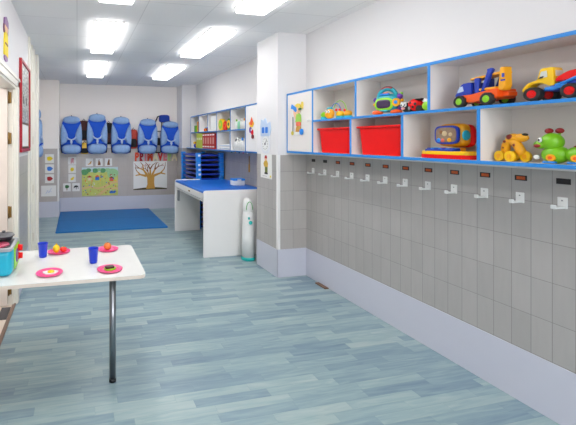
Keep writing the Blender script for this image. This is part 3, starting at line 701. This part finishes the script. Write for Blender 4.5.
# stacked cots
cot = None; NC = 16; PZ = .0805
nth = ['topmost','second','third','fourth','fifth','sixth','seventh','eighth','ninth','tenth','eleventh','twelfth','thirteenth','fourteenth','fifteenth','lowest']
MESHM = mat('black_mesh_fabric', (24,26,34), .8)
for k in range(NC):
    i = NC-1-k; lb = 'blue stackable cot with black mesh bed behind the changing table, %s' % (nth[i] if i in (0, 15) else nth[i]+' from the top')
    if cot is None:
        cot = thing('stackable_cot', lb, 'cot', (1.985, 5.975, 0), 0, 'stack of blue cots')
        for x in (0, .41):
            for y in (0, .91): M().box(x,x+.075,y,y+.09,0,.079, SKY, .008).build('corner_post', cot)
        for x in (.02, .44): M().box(x,x+.025,.09,.91,.022,.05, ROY, .006).build('long_rail', cot)
        for y in (.02, .96): M().box(.075,.41,y,y+.025,.022,.05, ROY, .006).build('short_rail', cot)
        M().box(.03,.455,.03,.975,.03,.038, MESHM, .002).build('mesh_bed', cot)
    else:
        c2 = dup(cot, (1.985+random.uniform(-.004,.004), 5.975+random.uniform(-.004,.004), PZ*k), lb)
        if i in (0, 2, 3, 4): M().box(.02,.06,-.0035,-.0005,.02,.055, PAPER, .001).build('name_card', c2)
# wooden hanging piece on the wall under the shelf
r = thing('hanging_spatula', 'slim wooden pendant hanging on the wall under the far shelf', 'utensil', (XW-.001, 5.06, 1.03), FR)
M().box(-.018,.018,-.012,0,0,.12, TAN, .006).build('blade', r); M().box(-.007,.007,-.01,0,.11,.24, TAN, .003).build('shaft', r)

# ------------------------------------------------------------------ back wall: child seats and bags
YW = YB
def child_seat(label, loc, rz, group='padded blue child seats hanging on hooks'):
    r = thing('child_seat', label, 'child seat', loc, rz, group)
    pts = []
    prof = [(.0,.0),(.12,.0),(.175,.02),(.2,.07),(.212,.2),(.218,.35),(.212,.5),(.195,.62),(.16,.72),(.1,.77),(0,.785)]
    right = prof[1:-1]; pts = [(0,0)]+right+[(0,.785)]+[(-x,z) for x,z in reversed(right)]
    M().pillow(pts, 0, .07, RBFAB).build('shell', r)
    for s in (-1, 1):
        bo = [(.208,.19),(.217,.35),(.21,.5),(.192,.63),(.165,.6),(.11,.5),(.075,.4),(.07,.3),(.1,.24),(.15,.19)]
        M().pillow([(s*x,z) for x,z in bo], -.025, .1, LBFAB).build('side_bolster', r)
    M().pillow(ov(0,.7,.172,.08,24,2.3), -.02, .085, LBFAB).build('head_pad', r)
    M().pillow([(-.12,.6),(.12,.6),(.14,.57),(.08,.42),(.07,.3),(-.07,.3),(-.08,.42),(-.14,.57)], -.04, .045, RBFAB).build('back_panel', r)
    M().pillow(ov(0,.1,.19,.1,24,2.6), -.02, .135, LBFAB).build('seat_pad', r)
    M().tube([(-.2,-.06,.17),(-.12,-.12,.215),(0,-.145,.225),(.12,-.12,.215),(.2,-.06,.17)], .014, RBFAB).build('waist_band', r)
    st = M()
    for s in (-1, 1): st.tube([(s*.1,-.09,.36),(s*.06,-.13,.31),(0,-.14,.29)], .016, HARN)
    st.tube([(0,-.135,.3),(0,-.145,.24),(0,-.145,.19)], .018, HARN).build('harness', r)
    M().box(-.022,.022,-.16,-.135,.225,.275, mat('pale_grey_plastic',(190,205,225),.4), .005).build('buckle', r)
    for s in (-1, 1): M().tube([(s*.19,-.01,.02),(s*.2,-.015,.12),(s*.205,.0,.3)], .014, DKFAB).build('frame_tube', r)
    M().tube([(0,0,.74),(0,.03,.8),(0,.066,.76)], .008, DKFAB).build('hanging_loop', r)
    return r
sd = [(-.112,1.222,1.0,.0,'leftmost on the back wall'),(.413,1.222,1.07,.0,'second from the left on the back wall'),(.92,1.222,1.0,-.0,'middle of the five on the back wall'),(1.483,1.217,.96,.02,'fourth on the back wall above the tree poster'),(1.983,1.215,.90,.03,'rightmost on the back wall')]
seat0 = None
for x,z,sc,tl,nm in sd:
    lb = 'light and royal blue padded child seat, '+nm
    o = child_seat(lb, (x, YW-.07, z), 0) if seat0 is None else dup(seat0, (x, YW-.07, z), lb)
    seat0 = seat0 or o; o.scale = (1.0, 1, sc); o.rotation_euler[1] = tl
o = dup(seat0, (-.716, 6.9, 1.2), 'light blue padded child seat seen edge-on on the left recess wall', FL); o.scale = (.9,.8,1.1)

def backpack(label, x, z, w, h, m, m2, group='bags hanging behind the child seats'):
    r = thing('backpack', label, 'backpack', (x, YW, z), 0, group)
    M().pillow(ov(0,h/2,w/2,h/2,24,4), 0, .045, m).build('bag_body', r)
    M().pillow(ov(0,h*.3,w*.38,h*.22,20,4), -.035, .018, m2).build('front_pocket', r)
    M().tube([(-.03,-.02,h-.01),(0,-.025,h+.035),(.03,-.02,h-.01)], .006, m2).build('top_loop', r)
backpack('dark brown backpack between the first and second child seats', .14, 1.50, .24, .42, BRNFAB, DKFAB)
backpack('yellow and black bag hanging under the brown backpack', .155, 1.215, .2, .24, YEL, DKFAB)
backpack('black bag between the second and third child seats', .66, 1.42, .22, .46, DKFAB, BRNFAB)
backpack('red patterned bag between the third and fourth child seats', 1.19, 1.32, .2, .42, REDFAB, DKFAB)
backpack('slim black bag between the fourth and fifth child seats', 1.735, 1.22, .17, .34, DKFAB, GREY)
backpack('black bag at the left edge of the back wall seats', -.25, 1.32, .15, .36, DKFAB, NAVY)
r = thing('spare_headrest', 'dark blue headrest on a black tube frame above the rightmost child seats', 'headrest', (1.80, YW-.012, 1.60), 0)
M().pillow(ov(.08,.38,.12,.085,24,4), -.0, .055, mat('deep_blue_fabric',(20,60,160),.8)).build('pad', r)
M().tube([(-.12,0,.0),(-.12,0,.3),(-.07,0,.42),(-.02,0,.44)], .014, BLACK).tube([(.02,0,.0),(.02,0,.3)], .012, BLACK).tube([(-.12,0,.1),(.02,0,.1)], .01, BLACK).build('frame', r)
# coat rail on left recess wall
r = thing('coat_rail', 'wooden coat rail with small pegs high on the left recess wall', 'coat rail', (-.769, 6.9, 2.1), FL)
M().box(-.25,.4,-.022,0,0,.35, TAN, .004).build('board', r)
for x in (-.15,0,.15,.3): M().cyl((x,-.02,.1),(x,-.07,.12),.012, BROWN).build('peg', r)

# ------------------------------------------------------------------ cards and posters
def card(label, x, z, w, h, wall_y, motif, group='picture cards on the grey tiles'):
    r = thing('picture_card', label, 'picture card', (x, wall_y, z), 0, group)
    M().box(-w/2,w/2,-.003,0,0,h, PAPER).build('sheet', r)
    for nm, pts, m in motif:
        M().prism(pts, -.0045, -.0028, m).build(nm, r)
    return r
def blob(cx, cz, q): return [(cx+q*(1+.12*math.sin(3*a+1))*math.cos(a), cz+q*.92*(1+.1*math.cos(2*a))*math.sin(a)) for a in [2*PI*k/18 for k in range(18)]]+[]
Yp = 7.52
P_Y = mat('yellow_print',(240,214,30),.6); P_B = mat('blue_print',(40,120,215),.6); P_R = mat('red_print',(176,22,30),.6)
for nm, z, m in (('yellow',1.06,P_Y),('blue',.862,P_B),('dark red',.667,P_R)):
    card('white card with a %s colour blob on the left pier' % nm, -.525, z, .168, .172, Yp, [('colour_blob', blob(0,.086,.05), m), ('dab', ov(.05,.086,.014,.014,12), m)])
card('wider white card with faint pencil scribble below the colour cards', -.54, .41, .285, .21, Yp, [('scribble', [(-.06,.05),(-.02,.12),(.0,.07),(.05,.16),(.055,.155),(.003,.06),(-.02,.108),(-.055,.045)], mat('pale_blue_pencil',(176,190,222),.7)), ('scribble', [(-.03,.08),(.06,.09),(.06,.094),(-.03,.085)], MC['pale_blue_pencil'])])
Yc = YB
card('small card with a pink standing figure, top of the middle card column', -.1, .995, .165, .155, Yc, [('figure', [(-.03,.02),(-.01,.02),(0,.06),(.02,.02),(.03,.03),(.03,.1),(.04,.12),(.02,.135),(-.02,.13),(-.03,.08)], mat('pink_print',(214,150,160),.6)), ('head', ov(.02,.125,.014,.014,12), MAROON)])
card('small card with a yellow sun disc in the card column', -.1, .815, .155, .17, Yc, [('disc', ov(0,.08,.038,.04,18), P_Y)])
card('small card with a yellow banana shape in the card column', -.1, .63, .155, .17, Yc, [('shape', [(-.03,.04),(.02,.045),(.04,.09),(.02,.12),(.005,.09),(-.03,.075)], P_Y)])
card('small card with a green tree, lower left of the farm poster', -.205, .435, .155, .17, Yc, [('tree_crown', blob(0,.1,.042), DKGRN), ('tree_trunk', rrect(-.008,.008,.025,.07,.002), BROWN)])
card('small card with a black elephant outline beside the tree card', -.02, .435, .155, .17, Yc, [('animal', [(-.05,.07),(-.04,.11),(.0,.125),(.045,.11),(.05,.05),(.04,.05),(.035,.09),(.01,.08),(.01,.04),(0,.04),(-.005,.085),(-.03,.08),(-.04,.06)], BLACK)])
for k,(x,n) in enumerate(((.255,'left'),(.46,'middle'),(.66,'right'))):
    pts = ([(-.04,.05),(.0,.06),(.02,.1),(.05,.11),(.03,.05),(-.02,.03)],[(-.03,.02),(.03,.02),(.03,.07),(.0,.12),(.015,.14),(-.01,.14),(-.02,.08)],[(-.03,.02),(.03,.02),(.02,.08),(.025,.13),(0,.15),(-.015,.1),(-.025,.06)])[k]
    card('small card with a brown animal, %s of the three above the farm poster' % n, x, .955, .15, .165, Yc, [('animal', pts, (TAN,BROWN,BROWN)[k])])
# farm poster
r = thing('farm_poster', 'colourful farm picture poster with trees, cottages and winding paths', 'poster', (.48, Yc, .33), 0)
W2, HP = .38, .6
M().box(-W2,W2,-.003,0,0,HP, mat('yellow_green_field_print',(204,210,112),.65, var=.25, scale=16)).build('sheet', r)
M().prism([(-W2,.5),(W2,.5),(W2,HP),(-W2,HP)], -.004,-.003, mat('pale_sky_print',(198,220,224),.65)).build('sky', r)
pc = {'g1':mat('tree_green_print',(94,160,104),.65,var=.3,scale=30),'g2':mat('pale_tree_print',(160,206,150),.65,var=.2,scale=30)}
for i,(x,z,q,k) in enumerate(((-.32,.5,.075,'g1'),(-.24,.54,.05,'g1'),(-.1,.54,.06,'g1'),(.06,.53,.06,'g1'),(.26,.47,.12,'g2'),(-.02,.55,.04,'g2'),(.16,.54,.05,'g2'))):
    M().prism(blob(x,min(z,.59-q),q), -.0045-.0002*i,-.003, pc[k]).build('painted_tree', r)
PTH = mat('tan_path_print',(226,196,134),.65,var=.08)
M().prism([(-W2,.13),(-.2,.17),(-.05,.13),(.1,.16),(.25,.24),(W2,.26),(W2,.32),(.22,.28),(.08,.2),(-.05,.17),(-.2,.21),(-W2,.18)], -.0052,-.003, PTH).build('path', r)
M().prism([(-.1,.0),(.0,.0),(.14,.1),(.3,.13),(W2,.12),(W2,.16),(.3,.17),(.1,.15),(.0,.06)], -.005,-.003, PTH).build('path', r)
for x,z,m,rf in ((-.22,.36,mat('cream_print',(230,214,160),.6),P_R),(-.06,.37,P_B,ORG),(.24,.34,ORG,BROWN)):
    M().prism(rrect(x-.04,x+.04,z-.04,z+.03,.004), -.0062,-.003, m).build('painted_house', r)
    M().prism([(x-.055,z+.028),(x+.055,z+.028),(x,z+.07)], -.0066,-.003, rf).build('painted_roof', r)
q = M()
for k in range(63): q.prism(ov(random.uniform(-.35,.35),random.uniform(.03,.44),random.uniform(.006,.014),random.uniform(.009,.018),8), -.0072,-.003, (P_R,P_B,WHITE,ORG,BROWN,PURP,YEL)[k % 7])
q.build('painted_crowd', r)
q = M()
for k in range(6): q.prism(rrect(.2+.02*k,.225+.02*k,.04+.008*(k % 2),.08+.01*(k % 3),.003), -.0078,-.003, P_B)
q.build('painted_cart', r)
# tree poster
r = thing('tree_poster', 'white poster of a bare brown tree with pink buds on dark ground', 'poster', (1.57, Yc, .425), 0)
M().box(-.375,.375,-.003,0,0,.62, PAPER).build('sheet', r)
M().prism([(-.375,0),(.375,0),(.375,.02),(.25,.04),(.05,.055),(-.15,.045),(-.375,.02)], -.0045,-.003, mat('dark_ground_print',(74,64,30),.7,var=.5,scale=20)).build('ground', r)
M().prism([(-.1,.02),(.105,.02),(.085,.15),(.09,.27),(.12,.33),(.05,.33),(.0,.31),(-.06,.33),(-.12,.34),(-.07,.26),(-.065,.12)], -.006,-.003, TAN).build('trunk', r)
br = M(); tips = []
def branch(x, z, a, L, wd, n):
    x2, z2 = x+L*math.cos(a), z+L*math.sin(a); px, pz = -math.sin(a)*wd*1.35, math.cos(a)*wd*1.35
    if not (-.36 < x2 < .36 and z2 < .6): return
    br.prism([(x-px,z-pz),(x2-px*.6,z2-pz*.6),(x2+px*.6,z2+pz*.6),(x+px,z+pz)], -.0065,-.003, BROWN if wd < .012 else TAN)
    if n: branch(x2,z2,a+random.uniform(.25,.6),L*.75,wd*.6,n-1); branch(x2,z2,a-random.uniform(.25,.6),L*.75,wd*.6,n-1)
    else: tips.append((x2,z2))
for x,z,a,L,w_ in ((-.09,.3,2.9,.14,.02),(-.07,.32,2.2,.14,.02),(0,.31,1.6,.14,.018),(.04,.32,1.1,.13,.018),(.09,.31,.35,.15,.02),(-.02,.3,1.95,.1,.014)): branch(x,z,a,L,w_,3)
br.build('branches', r)
q = M()
for x,z in tips: q.prism(ov(x,z,.009,.009,8), -.0072,-.003, mat('pink_bud_print',(206,120,130),.6))
q.build('buds', r)
# paper letters
def letter(ch, x, m, label):
    cu = bpy.data.curves.new('letter_curve','FONT'); cu.body = ch; cu.size = .21; cu.extrude = .0015; cu.offset = .012; cu.align_x = 'CENTER'
    o = bpy.data.objects.new('tmp', cu); C.objects.link(o)
    dg = bpy.context.evaluated_depsgraph_get(); me = bpy.data.meshes.new_from_object(o.evaluated_get(dg))
    bpy.data.objects.remove(o); me.materials.clear(); me.materials.append(m)
    for v in me.vertices: v.co = Vector((v.co.x*.78, -v.co.z-.0025, v.co.y*1.15))
    me.update()
    p = bpy.data.objects.new('paper_letter', me); C.objects.link(p)
    tag(p, label, 'paper letter', (x, Yc, 1.063), group='cut paper letters spelling the word above the tree')
cols = [('orange-red',(226,72,40)),('dark red',(166,30,40)),('pink',(226,120,130)),('orange-red',(226,72,40)),('cream',(226,214,176)),('red',(206,50,44)),('pink',(222,130,140)),('pale green',(170,206,130)),('cream',(226,214,176))]
xs = 1.215
for k,chx in enumerate('PRIMAVERA'):
    nm, rgb = cols[k]; wd = {'I':.065,'M':.135}.get(chx,.108)
    letter(chx, xs+wd/2, mat('paper_'+nm.replace(' ','_').replace('-','_'), rgb, .7), '%s paper letter %s, %s letter of the word above the tree poster' % (nm, chx, ('first','second','third','fourth','fifth','sixth','seventh','eighth','last')[k]))
    xs += wd
# pillar decorations (face -X side of the pillar)
r = cutout('weather_chart', 'pale blue and white hanging chart with a round dial on the pillar', 'wall chart', (PX0, 3.93, 1.35), FR, [
    ('backing', rrect(-.095,.095,0,.3,.08,8), 0,-.008, mat('pale_grey_card',(222,224,230),.6)),
    ('cloud', [(-.11,.2),(.09,.2),(.12,.27),(.1,.36),(.04,.34),(.0,.41),(-.05,.38),(-.1,.4),(-.12,.31)], -.001,-.011, mat('pale_blue_card',(188,206,230),.6)),
    ('eye_patch', rrect(-.075,-.02,.235,.305,.012), -.011,-.014, P_B), ('eye_patch', rrect(.005,.06,.235,.305,.012), -.011,-.014, P_B),
    ('dial', ov(0,.11,.075,.085,28), -.008,-.012, WHITE), ('dial_centre', ov(0,.11,.012,.014,12), -.012,-.015, BLACK),
    ('pointer', [(-.004,.11),(.004,.11),(.035,.15),(.03,.155)], -.012,-.014, BLACK)]+
    [('mark', ov(.055*math.sin(2*PI*k/12), .11+.062*math.cos(2*PI*k/12), .0045,.006,6), -.012,-.0135, DGREY) for k in range(12)])
cutout('drawing_sheet', 'white sheet with a small standing child drawing pinned to the pillar tiles', 'drawing', (PX0+.0005, 3.925, 1.065), FR, [
    ('sheet', [(-.13,0),(.13,-.005),(.125,.275),(-.125,.28)], 0,-.003, PAPER),
    ('shoes', rrect(-.035,.04,.045,.065,.006), -.003,-.005, BLACK), ('trousers', rrect(-.025,.035,.065,.13,.006), -.003,-.005, mat('olive_print',(110,120,50),.6)),
    ('jumper', [(-.04,.13),(.04,.13),(.045,.17),(.02,.205),(-.03,.2),(-.06,.165)], -.003,-.005, mat('mustard_print',(206,166,60),.6)), ('face', ov(-.005,.222,.025,.022), -.003,-.0055, SKIN),
    ('cap', [(-.03,.228),(.03,.228),(.02,.262),(-.02,.262)], -.0055,-.007, P_R), ('corner_dot', ov(.1,.025,.013,.013,12), -.003,-.005, P_Y), ('caption_line', rrect(-.08,.02,.02,.024,.001), -.003,-.004, GREY)])
# left wall: framed picture and doll cut-out
r = thing('framed_poster', 'tall red framed picture with a printed sheet and a gilt certificate below', 'framed picture', (XL, 4.10, 1.385), FL)
f = M()
for a in ((-.34,.34,0,.03),(-.34,.34,.885,.915),(-.34,-.31,.03,.885),(.31,.34,.03,.885)): f.box(a[0],a[1],-.028,0,a[2],a[3], mat('crimson_lacquer',(176,20,38),.3), .004)
f.build('frame', r)
M().box(-.31,.31,-.012,0,.03,.885, newsprint_mat()).build('printed_sheet', r)
g = M()
for a in ((-.27,.27,.035,.055),(-.27,.27,.28,.3),(-.27,-.25,.055,.28),(.25,.27,.055,.28)): g.box(a[0],a[1],-.02,-.011,a[2],a[3], BRASS, .003)
g.build('gilt_frame', r); M().box(-.25,.25,-.014,-.011,.055,.28, PAPER).build('certificate', r)
for k in range(5): M().box(-.24+.1*k,-.17+.1*k,-.014,-.0115,.36+.13*(k % 2),.44+.13*(k % 2), DGREY if k % 2 else GREY).build('photo', r)
M().box(-.31,.31,-.014,-.011,.03,.034, MAROON).build('lower_border', r)
cutout('doll_decoration', 'slim painted doll in yellow dress and purple hat high on the left wall', 'decoration', (XL, 3.06, 2.12), FL, [
    ('shoes', ov(-.0,.02,.05,.026), 0,-.009, mat('mauve_paint',(150,110,160),.5)), ('dress', [(-.055,.04),(.06,.04),(.05,.2),(.035,.24),(-.035,.24),(-.05,.16)], 0,-.01, P_Y),
    ('sash', rrect(-.04,.04,.13,.145,.004), -.01,-.013, BROWN), ('head', ov(0,.27,.045,.042), 0,-.01, SKIN), ('hat', [(-.06,.29),(.06,.29),(.055,.34),(.0,.37),(-.05,.345)], -.001,-.013, MC['mauve_paint']),
    ('hair', ov(.045,.26,.018,.04), 0,-.009, mat('plum_paint',(120,60,90),.5)), ('hair', ov(-.045,.26,.018,.04), 0,-.009, MC['plum_paint'])]).scale = (1.35, 1, .92)

# ------------------------------------------------------------------ floor mat
r = thing('play_mat', 'large blue play mat on the floor before the back wall', 'floor mat', (.6, 7.06, 0))
M().prism(rrect(-.94,.93,-.885,.885,.02), 0, .02, FLOORMAT, .004, 'xy').build('mat', r)
M().box(-.9395,.9295,-.004,.004,.0195,.0207, mat('mat_seam',(6,80,146),.6)).build('seam', r)

# ------------------------------------------------------------------ play table
TZ = .67
r = thing('play_table', 'white play table with rounded corner and one round steel leg', 'table', (0, 2.59, 0))
top = [(-1.0,-.34)]+arc(.42-.045,-.34+.045,.045,-PI/2,0,8)+arc(.42-.045,.34-.045,.045,0,PI/2,8)+[(-1.0,.34)]
M().prism(top, TZ-.002, TZ, mat('white_melamine',(226,226,222),.25), .0005, 'xy').build('table_top', r)
M().prism(top, TZ-.022, TZ-.002, mat('cream_edge_band',(232,218,204),.4), .001, 'xy').build('edge_band', r)
for x,y in ((.217,-.275),(-.9,-.25),(-.9,.25)):
    lg = M().cyl((x,y,.02),(x,y,TZ-.022),.0205, CHROME, seg=28).build('leg', r)
    M().cyl((x,y,0),(x,y,.022),.022, BLACK, seg=24).build('foot_cap', lg)
    M().cyl((x,y,TZ-.03),(x,y,TZ-.022),.045, CHROME, seg=24).build('mounting_plate', lg)
M().cyl((.31,-.3,TZ-.035),(.31,-.3,TZ-.022),.01, GREY, seg=12).build('screw', r)
def plate(label, x, y, q=.082):
    r = thing('toy_plate', label, 'plate', (x, y, TZ), 0, 'pink toy plates on the play table')
    M().lathe([(0,0),(q*.7,0),(q*.97,.007),(q,.0095),(q*.95,.0095),(q*.72,.004),(0,.004)],(0,0,0),PINK,40).build('dish', r)
    M().lathe([(q*.66,.0038),(q*.7,.0052),(q*.73,.0045)],(0,0,0),mat('deep_pink_plastic',(224,44,108),.4),40).build('ring', r)
plate('pink toy plate holding a toy fried egg', -.168, 2.40); plate('pink toy plate holding a toy lemon and tomato', -.131, 2.845)
plate('pink toy plate holding a toy sandwich', .206, 2.386); plate('pink toy plate holding a toy orange', .229, 2.83, .08)
FG = 'toy food on the pink plates'
r = thing('toy_fried_egg', 'toy fried egg with yellow yolk on a pink plate', 'toy food', (-.163,2.40,TZ+.0042), 0, FG); r.scale = (1.15,1.2,1.2)
M().prism([(.04*(1+.15*math.sin(3*a))*math.cos(a), .03*(1+.12*math.cos(2*a))*math.sin(a)) for a in [2*PI*k/24 for k in range(24)]], 0,.005, WHITE,.0015,'xy').build('egg_white', r)
M().ell((.004,-.002,.006),(.019,.017,.01), YEL).build('yolk', r)
tag(M().ell((0,0,.026),(.022,.022,.026), YEL).ell((0,0,.053),(.006,.006,.006), YEL).build('toy_lemon'), 'yellow toy lemon standing on the plate behind the cup', 'toy food', (-.148,2.82,TZ+.0042), 0, FG).scale = (1.15,1.15,1.15)
r = thing('toy_tomato', 'red toy tomato beside the yellow toy lemon', 'toy food', (-.098,2.83,TZ+.0042), 0, FG)
M().ell((0,0,.02),(.025,.022,.02), mat('tomato_red_plastic',(232,50,30),.35)).build('fruit', r); M().ell((0,0,.04),(.007,.007,.003), GRN).build('stem', r)
r = thing('toy_sandwich', 'brown and green toy sandwich on the near right plate', 'toy food', (.206,2.386,TZ+.0042), .2, FG)
M().prism(blob(0,0,.038), 0,.008, LIME,.002,'xy').build('lettuce', r); M().prism(rrect(-.03,.028,-.018,.024,.01), .008,.02, mat('dark_brown_plastic',(74,38,30),.5),.003,'xy').build('patty', r)
r = thing('toy_orange', 'small orange toy cake on the far right plate', 'toy food', (.225,2.815,TZ+.0042), 0, FG); r.scale = (1.1,1.1,1.15)
M().ell((0,0,.024),(.026,.024,.024), mat('peach_orange_plastic',(236,128,60),.4)).build('fruit', r); M().ell((.002,0,.046),(.007,.007,.003), BROWN).build('stem', r)
def cup(label, x, y):
    r = thing('toy_cup', label, 'cup', (x, y, TZ), 0, 'blue cups on the play table')
    M().lathe([(0,0),(.024,0),(.026,.004),(.034,.094),(.037,.097),(.037,.1),(.033,.1),(.0315,.092),(.0235,.006),(0,.006)],(0,0,0),mat('cobalt_plastic',(20,60,205),.3),32).build('cup_body', r)
    M().lathe([(.0245,.012),(.0285,.014),(.0278,.02),(.0255,.018)],(0,0,0),MC['cobalt_plastic'],32).build('base_ring', r)
cup('blue plastic cup beside the plate with lemon and tomato', -.237, 2.75); cup('blue plastic cup between the right-hand pink plates', .109, 2.55)
# toy stove
r = thing('toy_stove', 'cyan toy stove with red knobs and a lime control panel', 'toy stove', (-.505, 2.52, TZ))
M().box(-.12,.118,-.14,.15,0,.165, CYAN, .035, seg=5).build('body', r)
M().prism(rrect(-.12,.12,-.142,.152,.03), .155,.172, mat('light_grey_plastic',(176,180,186),.35), .004,'xy').build('hob', r)
M().prism(rrect(-.1,.1,-.11,.11,.02), .172,.1745, DGREY, .001,'xy').build('hob_plate', r)
M().lathe([(0,0),(.07,0),(.068,.006),(0,.006)],(.02,-.045,.1745),mat('dusky_pink_plastic',(176,60,90),.4)).build('burner', r)
M().prism(rrect(-.05,.125,.015,.16,.02), .112,.123, LIME, .003,'yz').build('control_panel', r)
M().cyl((.12,.03,.085),(.1265,.03,.085),.042, PURP, seg=28).cyl((.126,.03,.085),(.128,.03,.085),.03, mat('mauve_plastic',(150,120,150),.4), seg=28).build('dial', r)
for z in (.118,.065): M().cyl((.122,.085,z),(.15,.085,z),.019, RED, seg=20).cyl((.122,.085,z),(.13,.085,z),.024, RED, seg=20).build('knob', r)
r = thing('toy_pan', 'dark grey toy pan on top of the cyan stove', 'toy pan', (-.47, 2.59, TZ+.1812))
M().lathe([(0,0),(.05,0),(.062,.02),(.068,.024),(.066,.028),(0,.028)],(0,0,0),DGREY,32).build('pan_body', r)
M().lathe([(.066,.028),(.06,.036),(.02,.044),(0,.044)],(0,0,0),mat('mid_grey_plastic',(92,92,96),.35),32).build('lid', r)
M().cyl((0,0,.043),(0,0,.056),.011, DGREY, seg=14).build('lid_knob', r)
tag(M().box(-.042,.035,-.13,.1,0,.005, DGREY).build('floor_patch'), 'dark grey rubber pad on the floor beside the open door', 'floor pad', (-.612, 3.42, .0042))

# ------------------------------------------------------------------ world, camera, view
w = bpy.data.worlds.new('world'); bpy.context.scene.world = w; w.use_nodes = True
w.node_tree.nodes['Background'].inputs[0].default_value = (.93,.96,1,1); w.node_tree.nodes['Background'].inputs[1].default_value = 8.0
cd = bpy.data.cameras.new('camera'); cam = bpy.data.objects.new('camera', cd); C.objects.link(cam)
cd.sensor_fit = 'HORIZONTAL'; cd.sensor_width = 36; cd.lens = 36*370/576.
cd.shift_x = (288-158)/576.; cd.shift_y = (140.5-212.5)/576.; cd.clip_start = .05
cam.location = (0,0,1.5); cam.rotation_euler = (PI/2, 0, -math.atan(81/370.))
sc = bpy.context.scene; sc.camera = cam
vs = sc.view_settings; vs.view_transform = 'Standard'; vs.look = 'None'; vs.gamma = 1; vs.use_curve_mapping = False; vs.exposure = .22
# unseen fill light, added to brighten the neighbouring room
ld = bpy.data.lights.new('next_room_fill','POINT'); ld.energy = 18; ld.shadow_soft_size = .15
lo = bpy.data.objects.new('next_room_fill', ld); C.objects.link(lo); lo.location = (-1.15, 2.5, 2.4)
